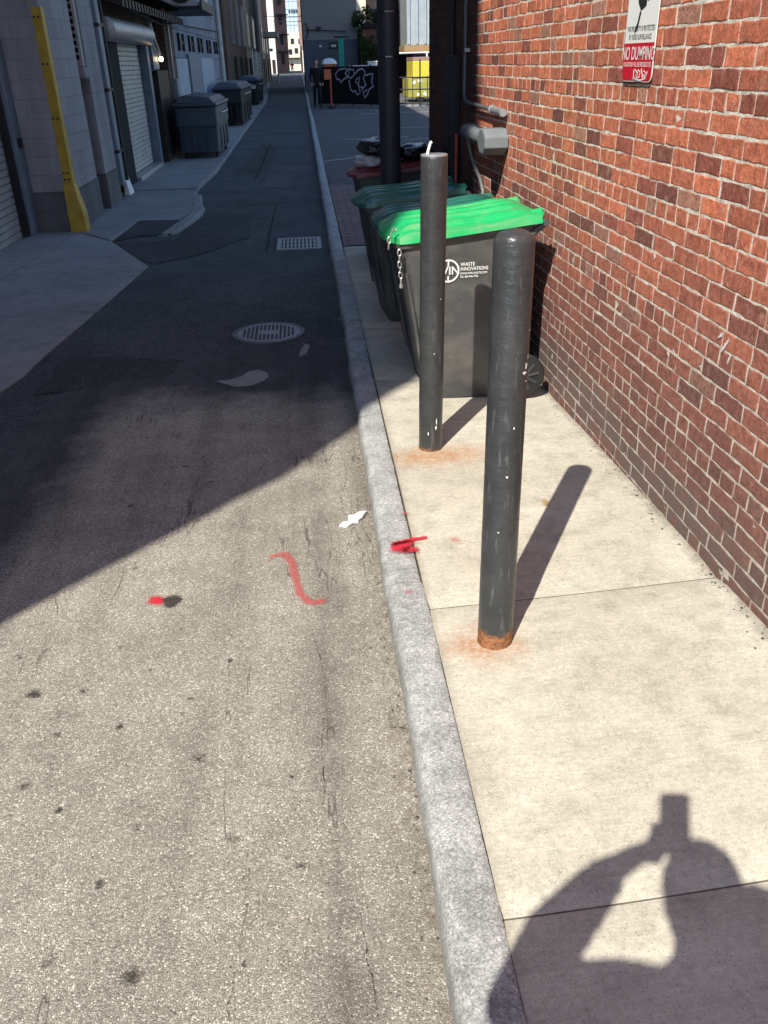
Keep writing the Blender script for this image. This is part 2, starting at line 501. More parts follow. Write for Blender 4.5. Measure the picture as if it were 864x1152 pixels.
M['wheel_grey'] = simple('grey_wheel_plastic', (.05, .05, .05), .5)
M['white_print'] = simple('white_print', (.72, .72, .70), .6, var=.15, scale=60, bump=0)
M['black_print'] = simple('black_print', (.02, .02, .022), .6, bump=0)
M['galv'] = simple('galvanised_steel', (.42, .43, .44), .45, .6, var=.25, bscale=60, spec=.4)
M['chain'] = simple('chain_steel', (.55, .55, .54), .35, .8, var=.3, bump=.1)
M['pipe_grey'] = simple('grey_pvc_pipe', (.17, .19, .20), .45, var=.15, bump=.05)
M['pipe_dark'] = simple('dark_conduit', (.12, .125, .135), .5, .2)
M['black_metal'] = simple('black_metal', (.018, .018, .02), .5, .1)
M['pole'] = simple('dark_pole_paint', (.028, .032, .042), .5, .1, var=.2, scale=6)
M['sign_white'] = simple('sign_white', (.78, .79, .78), .45, var=.06, bump=0)
M['sign_red'] = simple('sign_red', (.52, .012, .03), .45, var=.12, bump=0)
M['steel_blue'] = simple('blue_grey_steel', (.18, .22, .27), .5, .2, var=.25, scale=6)
M['slat'] = simple('roller_slat', (.34, .335, .33), .5, .2, var=.25, scale=5)
M['slat_light'] = simple('pale_roller_slat', (.46, .44, .41), .55, .1, var=.25, scale=5)
M['yellow'] = simple('yellow_guard_paint', (.47, .30, .035), .5, var=.3, scale=8, bump=.25)
M['dumpster'] = simple('slate_blue_plastic', (.052, .075, .10), .5, var=.3, scale=5)
M['dumpster_dark'] = simple('black_plastic', (.018, .02, .022), .5, var=.3, scale=5)
M['dumpster_lid'] = simple('grey_lid_plastic', (.055, .063, .078), .45, var=.3, scale=5)
M['dark_panel'] = simple('dark_brown_panel', (.035, .026, .022), .6, var=.4, scale=4)
M['board_blue'] = simple('pale_blue_board', (.36, .41, .47), .7, var=.2, scale=3)
M['beige_stucco'] = simple('beige_stucco', (.40, .36, .30), .9, var=.25, scale=1.2, bump=.3)
M['brown_stucco'] = simple('brown_stucco', (.17, .12, .10), .9, var=.3, scale=1.2, bump=.3)
M['grey_wall'] = simple('grey_stucco_wall', (.22, .235, .25), .9, var=.1, scale=.5, bump=.1)
M['blue_wall'] = simple('blue_grey_base_wall', (.09, .11, .15), .9, var=.15, scale=.6)
M['white_wall'] = simple('white_stucco', (.80, .76, .68), .9, var=.1, scale=.5)
M['cream_wall'] = simple('cream_stucco', (.78, .70, .52), .9, var=.1, scale=.5)
M['glass_blue'] = simple('pale_blue_facade', (.50, .66, .72), .3, var=.1, scale=.2, bump=0, spec=.5)
M['glass_dark'] = simple('dark_window_glass', (.03, .035, .045), .35, var=.2, bump=0, spec=.3)
M['clad'] = simple('ribbed_cladding', (.42, .47, .48), .4, .3, var=.2, scale=1.5)
M['tan'] = simple('tan_fascia', (.34, .22, .10), .7)
M['white_paint'] = simple('white_road_paint', (.38, .39, .40), .8, var=.4, scale=7)
M['white_gloss'] = simple('white_car_paint', (.72, .73, .74), .25, var=.05, bump=0, spec=.5)
M['orange'] = simple('orange_plastic', (.62, .16, .06), .5)
M['red_paint'] = simple('red_post_paint', (.42, .07, .05), .6)
M['teal'] = simple('teal_paint', (.01, .26, .20), .5)
M['mesh_black'] = simple('black_screen_cloth', (.012, .012, .014), .9, var=.4, scale=3)
M['graffiti'] = simple('pale_lilac_spray', (.62, .58, .70), .8, var=.3, scale=9, bump=0)
M['yellow_truck'] = simple('yellow_truck_paint', (.62, .52, .06), .4, var=.1)
M['olive'] = simple('olive_truck_paint', (.36, .34, .07), .5, var=.3, scale=3)
M['bag_black'] = simple('black_bag_film', (.012, .012, .013), .25, bump=.8, bscale=18, bdist=.02, spec=.5)
M['bag_white'] = simple('white_bag_film', (.50, .46, .46), .35, bump=.8, bscale=18, bdist=.02, spec=.5)
M['paper'] = simple('white_scrap', (.8, .79, .76), .8, var=.1, scale=30, bump=.3)
M['grate_steel'] = simple('worn_grate_steel', (.27, .275, .28), .5, .35, var=.3, bscale=60)
M['iron'] = simple('cast_iron', (.15, .15, .155), .55, .3, var=.3, scale=20, bump=.3)
M['iron_dark'] = simple('dark_hole', (.012, .012, .013), .9, bump=0)
M['patch_light'] = concrete('pale_patch', (.30, .30, .30), (.22, .22, .22))
M['gravel'] = asphalt('grit', (.05, .045, .04), (.17, .15, .125), (.36, .33, .28), 60, (.6, 1.2))
M['skin'] = simple('skin', (.50, .29, .21), .5, var=.1, scale=20, bump=.1)
M['hair'] = simple('dark_hair', (.03, .02, .015), .5, var=.3, scale=80, bump=.5)
M['navy'] = simple('navy_cotton', (.035, .04, .06), .9, var=.2, bump=.3, bscale=300)
M['denim'] = simple('blue_denim', (.05, .07, .12), .9, var=.25, bump=.3, bscale=300)
M['black_cloth'] = simple('black_cloth', (.012, .012, .014), .9)
M['red_cloth'] = simple('red_cloth', (.55, .02, .03), .85)
M['pale_cloth'] = simple('pale_trousers', (.55, .52, .5), .9)
M['shoe'] = simple('dark_shoe_leather', (.03, .028, .026), .5)
M['bark'] = simple('bark', (.08, .06, .045), .9, var=.4, bump=.8, bscale=40)
def leafmat():
    g = G('leaf', .6, .3)
    g.col(g.mix(g.rng(g.noise(1.4, 4), .35, .65), (.018, .04, .014), (.045, .075, .025)))
    return g.done()
M['leaf'] = leafmat()
lm = G('lamp_glow'); lm.col((1, .8, .5)); lm.b.inputs['Emission Color'].default_value = (1, .72, .36, 1); lm.b.inputs['Emission Strength'].default_value = 9
M['lamp'] = lm.done()

def faded(name, c, top=.95, scale=120):
    g = G(name, .85, .15)
    at = g.new('ShaderNodeAttribute', attribute_name='fade').outputs['Fac']
    g.col(g.mix(g.rng(g.noise(50, 3), .3, .7), tuple(q * .8 for q in c), c))
    n = g.math('ADD', g.math('MULTIPLY', g.noise(scale * 2.2, 3, .75), .9), g.math('MULTIPLY', g.noise(scale * .3, 3, .6), .3))
    a = g.math('MULTIPLY', g.rng(g.math('ADD', g.math('MULTIPLY', n, 1.0), g.math('MULTIPLY', at, .62)), .86, 1.08), top)
    g.put(g.b.inputs['Alpha'], a)
    return g.done()
M['spray_red'] = faded('red_spray_paint', (.62, .03, .055))
M['spray_red_faint'] = faded('faint_red_spray_paint', (.58, .11, .11), .62, scale=150)
M['oil'] = faded('oil_stain', (.05, .046, .042), .8, scale=60)
M['scuff_white'] = faded('white_scuff', (.74, .72, .70), scale=90)
M['crack'] = faded('crack_dark', (.05, .045, .04), .9, scale=40)  # plain dark tone for the crack lines
M['spray_ochre'] = faded('ochre_spray_paint', (.5, .30, .03))

# ------------------------------------------------------------------ camera, sun and sky
H = 1.70
rx = Vector((0.9958051203700841, -0.08827814517083223, -0.024065147618917735))
ry = Vector((-0.06295710261479766, -0.4701972784888537, -0.8803129685129177))
rz = Vector((0.06639702911330198, 0.8781352335414364, -0.47378259374744286))
cam = bpy.data.cameras.new('camera')
co = bpy.data.objects.new('camera', cam); COL.objects.link(co)
m = Matrix((rx, -ry, -rz)).transposed().to_4x4(); m.translation = (0, 0, H)
co.matrix_world = m
cam.sensor_fit = 'VERTICAL'; cam.sensor_height = 36; cam.sensor_width = 27
cam.lens = 945 / 1152 * 36
cam.clip_start = .004; cam.clip_end = 2000
sc.camera = co

SUN = Vector((-0.349, -0.617, 0.705)).normalized()
sl = bpy.data.lights.new('sun', 'SUN'); sl.energy = 4.6; sl.angle = R(.53); sl.color = (1, .942, .825)
so = bpy.data.objects.new('sun', sl); COL.objects.link(so)
so.rotation_euler = SUN.to_track_quat('Z', 'Y').to_euler(); so.location = SUN * 60
w = bpy.data.worlds.new('World'); sc.world = w; w.use_nodes = True
sk = w.node_tree.nodes.new('ShaderNodeTexSky'); sk.sky_type = 'NISHITA'; sk.sun_disc = False
sk.sun_elevation = math.asin(SUN.z); sk.sun_rotation = math.atan2(SUN.x, SUN.y)
sk.air_density = 1.0; sk.dust_density = .2; sk.ozone_density = 3.0
bg = w.node_tree.nodes['Background']; bg.inputs['Strength'].default_value = .15
w.node_tree.links.new(sk.outputs[0], bg.inputs[0])
sc.view_settings.view_transform = 'Standard'; sc.view_settings.look = 'None'
sc.view_settings.exposure = .66; sc.view_settings.gamma = 1
sc.cycles.max_bounces = 6; sc.cycles.diffuse_bounces = 3; sc.cycles.transparent_max_bounces = 8

# ------------------------------------------------------------------ ground
def wallx(y): return 1.366 - .0222 * (y - 3.402)
ZW = [(-6, .07), (1.2, .07), (2.105, .057), (2.455, .034), (3.187, .010), (3.811, -.014), (4.784, -.081 + .02), (6, -.07), (9.1, -.06)]
def zw(y):
    for (a, za), (b, zb) in zip(ZW, ZW[1:]):
        if a <= y <= b: return za + (zb - za) * (y - a) / (b - a)
    return ZW[0][1] if y < -6 else ZW[-1][1]
KX0, KX1 = .205, .33
def walkz(x, y):
    t = max(0, min(1, (x - KX1) / (wallx(y) - KX1)))
    f = 1 if y < 6 else max(0, 1 - (y - 6) / 3)
    return zw(y) * t ** 1.3 * f

b = MB(); b.face([(-700, -300, -.084), (700, -300, -.084), (700, 1200, -.084), (-700, 1200, -.084)])
tag(b.build('ground', M['asphalt_lot']), kind='structure')
b = MB(); b.grid(lambda u, v: (-3.4 + 3.65 * u, -8 + 170 * v, -.080), 4, 60)
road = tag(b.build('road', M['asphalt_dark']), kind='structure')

def wobble(pts, n, amp, sc_=3.0, seed=0):
    out = []
    m = len(pts)
    for i in range(m):
        a = Vector((*pts[i], 0)); c = Vector((*pts[(i + 1) % m], 0))
        for k in range(n):
            p = a.lerp(c, k / n)
            q = noise.noise_vector(Vector((p.x * sc_ + seed, p.y * sc_, seed))) * amp
            out.append((p.x + q.x, p.y + q.y))
    return out

def flat(name, pts, z, mat, parent=None):
    b = MB(); b.face([(x, y, z) for x, y in pts])
    bmesh.ops.triangulate(b.bm, faces=b.bm.faces[:])
    o = b.build(name, mat, parent)
    for p in o.data.polygons:
        if p.normal.z < 0: p.flip()
    return o
# worn tan asphalt in the foreground with a ragged seam
worn = wobble([(-1.9, -6), (.245, -6), (.245, 5.75), (-.25, 5.8), (-1.0, 5.75), (-1.6, 5.2), (-1.75, 4.0), (-1.85, 3.3)], 14, .05, 4.0, 3)
worn = [(.245 if x > .20 else x, y) for x, y in worn]
tag(flat('road_surface', worn, -.076, M['asphalt_worn']), kind='structure')
tag(flat('road_patch', wobble([(-2.3, 10.1), (-1.62, 8.9), (-1.2, 9.3), (-.7, 10.2), (-.8, 12), (-1.3, 12.2), (-1.55, 11), (-1.55, 10.2)], 6, .06, 4, 9), -.073, M['asphalt_patch']), kind='structure')
b = MB(); q = [(-2.29, 10.21), (-2.02, 10.56), (-1.66, 10.55), (-1.58, 11.0), (-1.52, 11.5), (-1.68, 11.42), (-2.17, 11.52)]
b.hexa([(x, y, -.1) for x, y in q], [(x, y, (-.036 if i > 3 else -.062)) for i, (x, y) in enumerate(q)]); tag(b.build('sidewalk_patch', M['asphalt_patch']), kind='structure')
tag(flat('road_patch', wobble([(-1.75, 5.1), (-.95, 5.35), (-.9, 5.7), (-1.75, 5.85)], 8, .08, 4, 5), -.0745, M['asphalt_patch']), kind='structure')
tag(flat('road_patch', wobble([(-.75, 14.6), (-.3, 14.5), (-.25, 16.2), (-.7, 16.3)], 5, .06, 4, 2), -.075, M['asphalt_lot']), kind='structure')
tag(flat('road_patch', wobble([(-1.35, 16.5), (-.7, 17), (-.6, 22), (-1.1, 23)], 6, .1, 2, 2), -.075, M['asphalt_patch']), kind='structure')
tag(flat('road_patch', [(-.658, 5.177), (-.57, 5.19), (-.50, 5.25), (-.455, 5.34), (-.40, 5.36), (-.34, 5.30), (-.325, 5.2), (-.36, 5.12), (-.43, 5.06), (-.52, 5.05), (-.60, 5.12)], -.0725, M['patch_light']), kind='structure')
tag(flat('road_patch', [(-.13, 5.6), (-.08, 5.65), (-.05, 5.85), (-.09, 5.9), (-.12, 5.75)], -.0725, M['patch_light']), kind='structure')

# concrete pavement slabs with open joints
joints = [-6, -3.6, -1.2, 0, 1.216, 2.44, 4.86, 6.0, 7.4, 9.08]
b = MB()
for a, c in zip(joints, joints[1:]):
    nx, ny = 14, 16
    g = .0022
    def f(u, v, a=a, c=c):
        y = a + g + (c - a - 2 * g) * v
        x = KX1 + .0025 + (wallx(y) + .02 - KX1) * u
        y2 = y + .022 * (u - .5)
        z = walkz(x, y) + noise.noise(Vector((x * 1.3, y * 1.3, 2))) * .004
        e = min(v, 1 - v) * (c - a)
        if e < .001: z -= .012
        return (x, y2, z)
    b.grid(f, nx, ny)
    # rounded arrises: the first and last rows dip into the joint
o = tag(b.build('sidewalk', M['walk'], smooth=True, auto=60), kind='structure')
b = MB(); b.grid(lambda u, v: (KX1 + (1.42 - KX1) * u, -6 + 15.08 * v, walkz(KX1 + (wallx(-6 + 15.08 * v) - KX1) * u, -6 + 15.08 * v) - .014), 10, 60)
tag(b.build('sidewalk_bed', M['joint_dirt']), kind='structure')
b = MB(); b.grid(lambda u, v: (KX1 + .01 + .95 * u, 9.08 + 4.95 * v, -.004), 4, 6)
tag(b.build('sidewalk_paving', M['paving']), kind='structure')
b = MB(); b.face([(1.29, 9.09, -.006), (60, 9.09, -.006), (60, 140, -.006), (KX1 + .01, 140, -.006), (KX1 + .01, 14.03, -.006), (1.29, 14.03, -.006)])
lot = tag(b.build('parking_lot', M['asphalt_lot']), kind='structure')
b = MB()
for x0, y0, x1, y1, wd in [(.94, 22.6, 2.6, 22.75, .14), (.34, 17.6, 1.6, 18.6, .11), (2.2, 26.0, 5.2, 26.0, .13), (2.4, 22.0, 4.2, 22.2, .12), (1.7, 18.6, 3.4, 18.9, .12), (2.0, 33.5, 6, 33.7, .15), (.7, 36.2, 4, 36.0, .14)]:
    b.ribbon([(x0, y0, -.002), ((x0 + x1) / 2, (y0 + y1) / 2, -.002), (x1, y1, -.002)], (0, 0, 1), wd, .0015)
for o in b.pieces('parking_line', M['white_paint']): tag(o, kind='structure')

# granite kerb stones (right side), rough split faces
kj = [-6, -4.1, -2.2, -.3, .55, 2.59, 4.26, 5.35, 6.25, 7.35, 8.6, 10.3, 12.1, 14.2, 16.6, 19, 21.5, 24, 27, 30, 34, 38, 42, 47, 52, 58, 65, 72, 80, 90, 100, 115, 130, 146]
b = MB()
for i, (a, c) in enumerate(zip(kj, kj[1:])):
    hw = rnd(-.006, .006); dz = rnd(-.004, .004)
    n = max(3, int((c - a) / (.03 if a < 8 else .12 if a < 20 else 1.0)))
    prof = [(KX0 - .012, -.11), (KX0 - .008, -.07), (KX0 - .003, -.045), (KX0 + .002, -.022), (KX0 + .012, -.007), (KX0 + .03, 0), (KX0 + .06, .001), (KX0 + .095, 0), (KX1 - .008, -.001), (KX1, -.005), (KX1 + .001, -.03)]
    shrink = 0 if a < 10 else .0008 * (a - 10)
    rings = []
    for k in range(n + 1):
        y = a + .007 + (c - a - .014) * k / n
        ring = []
        for j, (x, z) in enumerate(prof):
            q = Vector((x * 9, y * 3.2, z * 9))
            am = .010 if j < 5 else .0035
            nx_ = noise.noise(q) * am + noise.noise(q * 7.1) * am * .6
            nz_ = noise.noise(q + Vector((7, 3, 1))) * am * .5 + noise.noise(q * 3.7 + Vector((2, 9, 1))) * am * .35
            if j > 8: nx_ *= .5
            chip = 0
            if 5.25 < y < 5.5 or 4.9 < y < 5.12 or 6.2 < y < 6.3:
                chip = .02 * max(0, noise.noise(Vector((x * 20, y * 14, 3))) + .45)
            ring.append((x + nx_ + hw + min(shrink, .02), y, z + nz_ + dz - chip))
        rings.append(ring[::-1])
    b.loft(rings)
tag(b.build('kerb', M['granite'], smooth=True, auto=50), kind='structure')

# left-hand concrete apron, kerb and pavement
def leftz(x, y): return -.074 + .05 * max(0, min(1, (-1.7 - x) / 1.5))
ap = [(-3.3, 4.6), (-2.6, 4.7), (-2.15, 4.95), (-2.0, 5.12), (-1.93, 5.45), (-1.90, 5.95), (-1.80, 7.03)]
b = MB()
def slab(pts, gap=.012):
    cx = sum(p[0] for p in pts) / len(pts); cy = sum(p[1] for p in pts) / len(pts)
    q = []
    for x, y in pts:
        d = Vector((cx - x, cy - y)).normalized() * gap
        q.append((x + d.x, y + d.y, leftz(x, y)))
    b.hexa([(x, y, z - .06) for x, y, z in q], q)
slab(ap[:] + [(-2.68, 7.42), (-2.96, 7.5)][:0] + [(-2.78, 7.45), (-2.86, 6.2), (-2.95, 5.2)][:1] + [(-3.3, 7.5)])
slab([(-1.80, 7.03), (-1.64, 8.82), (-2.27, 10.19), (-2.82, 10.85), (-2.93, 8.22), (-2.95, 7.46)])
slab([(-2.96, 7.46), (-2.94, 8.22), (-2.83, 10.85), (-3.3, 10.85), (-3.3, 7.5)])
tag(b.build('driveway', M['apron'], bevel=.008), kind='structure')
b = MB()
for pts in ([(-2.82, 10.87), (-2.28, 10.2), (-2.17, 11.49), (-1.66, 11.4), (-1.56, 12.5), (-1.75, 14.4), (-3.4, 14.4), (-3.4, 10.87)],
            [(-3.4, 14.42), (-1.75, 14.42), (-1.72, 15.5), (-1.66, 16.9), (-1.68, 20.3), (-3.4, 20.3)],
            [(-3.4, 20.32), (-1.68, 20.32), (-1.72, 27), (-1.8, 48), (-2.2, 62), (-3.4, 62)],
            [(-3.4, 62.02), (-2.2, 62.02), (-2.8, 85), (-3.3, 100), (-4.4, 140), (-5.6, 140), (-5.6, 62.02)]):
    b.hexa([(x, y, -.12) for x, y in pts], [(x, y, -.036 if y < 14.41 else -.012) for x, y in pts])
tag(b.build('sidewalk', M['apron'], bevel=.012), kind='structure')
b = MB()
path = [(-1.86, 10.56, -.085), (-1.74, 10.58, -.06), (-1.65, 10.70, -.035), (-1.60, 11.0, -.022), (-1.54, 11.4, -.02), (-1.50, 11.9, -.022), (-1.50, 12.4, -.028), (-1.60, 13.0, -.035), (-1.68, 13.8, -.04)]
rings = []
for i, p in enumerate(path):
    a = Vector(path[max(0, i - 1)]); c = Vector(path[min(len(path) - 1, i + 1)]); d = (c - a); d.z = 0; d.normalize(); n_ = Vector((d.y, -d.x, 0)); p = Vector(p)
    ring = []
    for o_, z_ in ((.07, -.12), (.065, p.z - .03), (.045, p.z - .004), (.0, p.z), (-.06, p.z), (-.07, p.z - .02), (-.07, -.12)):
        q = p + n_ * (o_ + noise.noise(p * 5 + Vector((o_ * 9, 0, z_))) * .015); q.z = z_ + (noise.noise(Vector((q.x * 9, q.y * 9, 1))) * .006 if z_ > -.1 else 0); ring.append(q)
    rings.append(ring)
b.loft(rings)
tag(b.build('kerb', M['apron'], smooth=True), kind='structure')

# marks sprayed or spilled on the ground (children of the surface they lie on)
def stroke(name, pts, w0, z, mat, parent, label=None, fade=1.0, zf=None):
    """soft-edged strip: the strength of the paint falls off to its rim"""
    bm = bmesh.new(); lay = bm.verts.layers.float.new('fade')
    P = []
    pts = [Vector((*p, 0)) for p in pts]
    for i in range(len(pts) - 1):
        for k in range(6): P.append(pts[i].lerp(pts[i + 1], k / 6))
    P.append(pts[-1])
    rows = []
    n = len(P)
    for i, p in enumerate(P):
        d = (P[min(i + 1, n - 1)] - P[max(i - 1, 0)])
        d = Vector((d.x, d.y, 0)); d = d.normalized() if d.length else Vector((1, 0, 0))
        s = Vector((-d.y, d.x, 0))
        t = i / (n - 1)
        end = min(1, min(t, 1 - t) * 7 + .05)
        ww = w0 * (1 + .35 * noise.noise(Vector((p.x * 14, p.y * 14, 4))))
        row = []
        for k in range(-4, 5):
            q = p + s * (ww * k / 4)
            v = bm.verts.new((q.x, q.y, z if zf is None else zf(q.x, q.y) + .004))
            v[lay] = fade * end * (1 - (abs(k) / 4) ** 1.6)
            row.append(v)
        rows.append(row)
    for A, B in zip(rows, rows[1:]):
        for k in range(8): bm.faces.new((A[k], A[k + 1], B[k + 1], B[k]))
    me = bpy.data.meshes.new(name); bm.to_mesh(me); bm.free(); me.materials.append(mat)
    o = bpy.data.objects.new(name, me); COL.objects.link(o); o.parent = parent
    if label: o['label'] = label
    return o
def blot(name, x, y, r, z, mat, parent, ax=1.0, fade=1.0, label=None, zf=None):
    bm = bmesh.new(); lay = bm.verts.layers.float.new('fade')
    n, m_ = 18, 5
    def vert(px, py, f):
        v = bm.verts.new((px, py, z if zf is None else zf(px, py) + .004)); v[lay] = f; return v
    c = vert(x, y, fade)
    prev = None
    tilt = rnd(-.5, .5)
    for k in range(1, m_ + 1):
        t_ = k / m_; ring = []
        for i in range(n):
            a = 2 * math.pi * i / n
            rr_ = r * 1.35 * t_ * (1 + .35 * noise.noise(Vector((x * 31 + math.cos(a) * 1.3, y * 31 + math.sin(a) * 1.3, 2))))
            dx, dy = rr_ * ax * math.cos(a), rr_ * math.sin(a)
            ring.append(vert(x + dx * math.cos(tilt) - dy * math.sin(tilt), y + dx * math.sin(tilt) + dy * math.cos(tilt), fade * (1 - t_ ** 1.5)))
        for i in range(n):
            j = (i + 1) % n
            bm.faces.new((c, ring[i], ring[j]) if prev is None else (prev[i], ring[i], ring[j], prev[j]))
        prev = ring
    me = bpy.data.meshes.new(name); bm.to_mesh(me); bm.free(); me.materials.append(mat)
    o = bpy.data.objects.new(name, me); COL.objects.link(o); o.parent = parent
    if label: o['label'] = label
    return o

surf = bpy.data.objects['road_surface']
stroke('paint_mark', [(-.27, 2.86), (-.235, 2.97), (-.185, 2.98), (-.155, 2.90), (-.145, 2.80), (-.125, 2.68), (-.09, 2.615), (-.04, 2.615), (.0, 2.66)], .031, -.0725, M['spray_red_faint'], surf, 'faded red sprayed squiggle on the asphalt', .82)
blot('paint_mark', -.665, 2.70, .042, -.0725, M['spray_red'], surf, 1.1, .95, 'small red sprayed dot on the asphalt')
blot('oil_stain', -.605, 2.685, .045, -.072, M['oil'], surf, 1.0, 1.15)
for (x, y, r) in [(-.474, 2.12, .03), (-.494, 2.05, .03), (-.677, 2.014, .035), (-1.086, 2.407, .045), (-.983, 2.2, .05), (-.62, 2.28, .03), (-.75, 2.42, .025),
                  (-.42, 1.85, .05), (-.3, 1.55, .05), (-.56, 1.62, .06), (-.5, 1.2, .07), (-.50, .97, .12), (-.40, 1.0, .10), (-.56, 1.05, .07), (-.86, 2.0, .05), (-.9, 1.8, .04), (-.12, 1.45, .03), (-.3, 3.2, .03), (-.9, 3.5, .05), (-.7, 3.9, .04), (-.55, 3.7, .03), (-.95, 4.3, .04), (-.62, 4.0, .03), (-.4, 4.4, .03), (.03, 2.1, .035), (-.62, 1.45, .035), (-.78, 1.7, .03), (-.36, 2.3, .03), (-.55, 2.5, .028), (-.82, 2.2, .03), (-.25, 1.2, .03), (-.7, 1.25, .04), (-.15, 1.75, .025)]:
    blot('oil_stain', x, y, r * .5, -.0725, M['oil'], surf, rnd(.7, 1.5), rnd(.55, .85))
def crack(x, y0, y1, wd, seed, f=.85):
    n = int((y1 - y0) / .035)
    P = [(x + .05 * noise.noise(Vector((seed, k * .09, 1))) + .012 * noise.noise(Vector((seed, k * .9, 4))), y0 + (y1 - y0) * k / n) for k in range(n + 1)]
    stroke('crack', P, wd, -.0727, M['crack'], surf, None, f)
for x0, y0, x1, y1, w_ in [(-1.3, 12.6, .1, 12.9, .025), (-1.2, 18.6, .1, 18.2, .04), (-.9, 15.0, -.85, 24, .03), (-1.5, 26, .05, 26.4, .06), (-.5, 9.0, -.45, 13.0, .018)]:
    stroke('seam', [(x0 + (x1 - x0) * k / 6 + .05 * noise.noise(Vector((k * 1.3, x0, y0))), y0 + (y1 - y0) * k / 6 + .06 * noise.noise(Vector((k, y0, 2)))) for k in range(7)], w_, -.0742, M['oil'], road, None, .95)
for q in [(-.06, 1.5, 2.5, .0028, 3, .62), (.03, .75, 1.4, .003, 9, .6), (-.26, .9, 1.6, .0026, 21, .55), (.09, 3.2, 4.2, .003, 41, .6)]: crack(*q)
walk = bpy.data.objects['sidewalk']; kerb = bpy.data.objects['kerb']
kz = lambda x, y: .0065 if x < KX1 + .01 else walkz(x, y) + .004
stroke('paint_mark', [(.225, 2.853), (.28, 2.872), (.34, 2.892), (.405, 2.905)], .024, 0, M['spray_red'], kerb, 'bright red sprayed arrow head on the kerb stone', 1.05, kz)
blot('paint_mark', .280, 2.838, .046, 0, M['spray_red'], kerb, 1.45, 1.1, None, kz)
blot('paint_mark', .315, 2.808, .030, 0, M['spray_red'], kerb, 1.3, .95, None, kz)
blot('paint_mark', .325, 3.11, .03, 0, M['spray_red_faint'], kerb, .7, .72, None, kz)
blot('paint_mark', .27, 2.52, .03, 0, M['spray_red_faint'], kerb, .8, .62, None, kz)
blot('paint_mark', .5, 2.86, .05, 0, M['spray_red_faint'], walk, .6, .62, None, kz)
blot('paint_mark', .93, 3.12, .05, 0, M['spray_ochre'], walk, .5, .7, None, kz)

# loose grit washed against the kerb and along the foot of the wall
b = MB()
for i in range(620):
    if i < 430:
        y = rnd(.8, 7); x = .196 - abs(random.gauss(0, .035)); z = -.0755
    else:
        y = rnd(1.5, 4.6); x = wallx(y) - .008 - abs(random.gauss(0, .03)); z = walkz(x, y) + .001
    r_ = rnd(.0012, .0042) if i % 9 else rnd(.004, .007)
    bmesh.ops.create_icosphere(b.bm, subdivisions=1, radius=r_, matrix=Matrix.Translation((x, y, z)) @ Matrix.Diagonal((rnd(.7, 1.4), rnd(.7, 1.4), .6, 1)))
tag(b.build('grit', M['gravel']), 'loose grit in the gutter and at the foot of the wall', 'grit', kind='stuff')

# manhole cover and storm grate
t = thing('manhole_cover', 'round cast iron manhole cover with grid of slots in the shaded road', 'manhole cover', (-.357, 6.23, -.078))
b = MB(); b.lathe([(.272, -.02), (.272, .006), (.268, .009), (.245, .009), (.243, .004)], (-.357, 6.23, -.08), seg=48); b.build('frame', M['iron'], t)
b = MB(); b.lathe([(.238, -.01), (.238, .0065), (.236, .0075)], (-.357, 6.23, -.08), seg=48); b.build('lid', M['grate_steel'], t)
b = MB()
for i in range(-7, 8):
    for j in range(-7, 8):
        x, y = i * .03, j * .03
        if x * x + y * y < .205 ** 2 and not (abs(j) <= 1 and abs(i) <= 2): b.box(-.357 + x - .009, -.357 + x + .009, 6.23 + y - .009, 6.23 + y + .009, -.076, -.0715)
b.build('slot', M['iron_dark'], t)
t = thing('storm_grate', 'rectangular pale storm drain grate in the road beside the kerb', 'drain grate', (-.13, 9.7, -.078))
b = MB()
x0, x1, y0, y1 = -.375, .112, 9.36, 10.03
b.box(x0, x1, y0, y0 + .05, -.09, -.068); b.box(x0, x1, y1 - .05, y1, -.09, -.068); b.box(x0, x0 + .05, y0 + .05, y1 - .05, -.09, -.068); b.box(x1 - .05, x1, y0 + .05, y1 - .05, -.09, -.068)
b.build('frame', M['grate_steel'], t)
b = MB()
for i in range(9): b.box(x0 + .065 + i * .042, x0 + .089 + i * .042, y0 + .052, y1 - .052, -.085, -.070)
for k in (.22, .44): b.box(x0 + .052, x1 - .052, y0 + k, y0 + k + .03, -.09, -.0712)
b.build('grating', M['grate_steel'], t)
b = MB(); b.box(x0 + .05, x1 - .05, y0 + .05, y1 - .05, -.0805, -.0785); b.build('pit', M['iron_dark'], t)

# white scrap by the kerb
b = MB()
def scrap(pts, zoff):
    b.hexa([(x, y, -.0755 + .012 * abs(noise.noise(Vector((x * 30, y * 30, 1)))) + zoff) for x, y in pts],
           [(x, y, -.0715 + .03 * abs(noise.noise(Vector((x * 30, y * 30, 1)))) + zoff) for x, y in pts])
scrap([(.045, 3.17), (.075, 3.165), (.105, 3.19), (.085, 3.215), (.062, 3.205)], .002)
scrap([(.104, 3.19), (.128, 3.195), (.132, 3.235), (.11, 3.27), (.088, 3.255), (.085, 3.215)], .003)
scrap([(.128, 3.215), (.15, 3.235), (.172, 3.29), (.14, 3.285), (.112, 3.27)], .003)
tag(b.build('paper_scrap', M['paper']), 'torn white scrap of paper lying on the asphalt next to the kerb', 'litter')

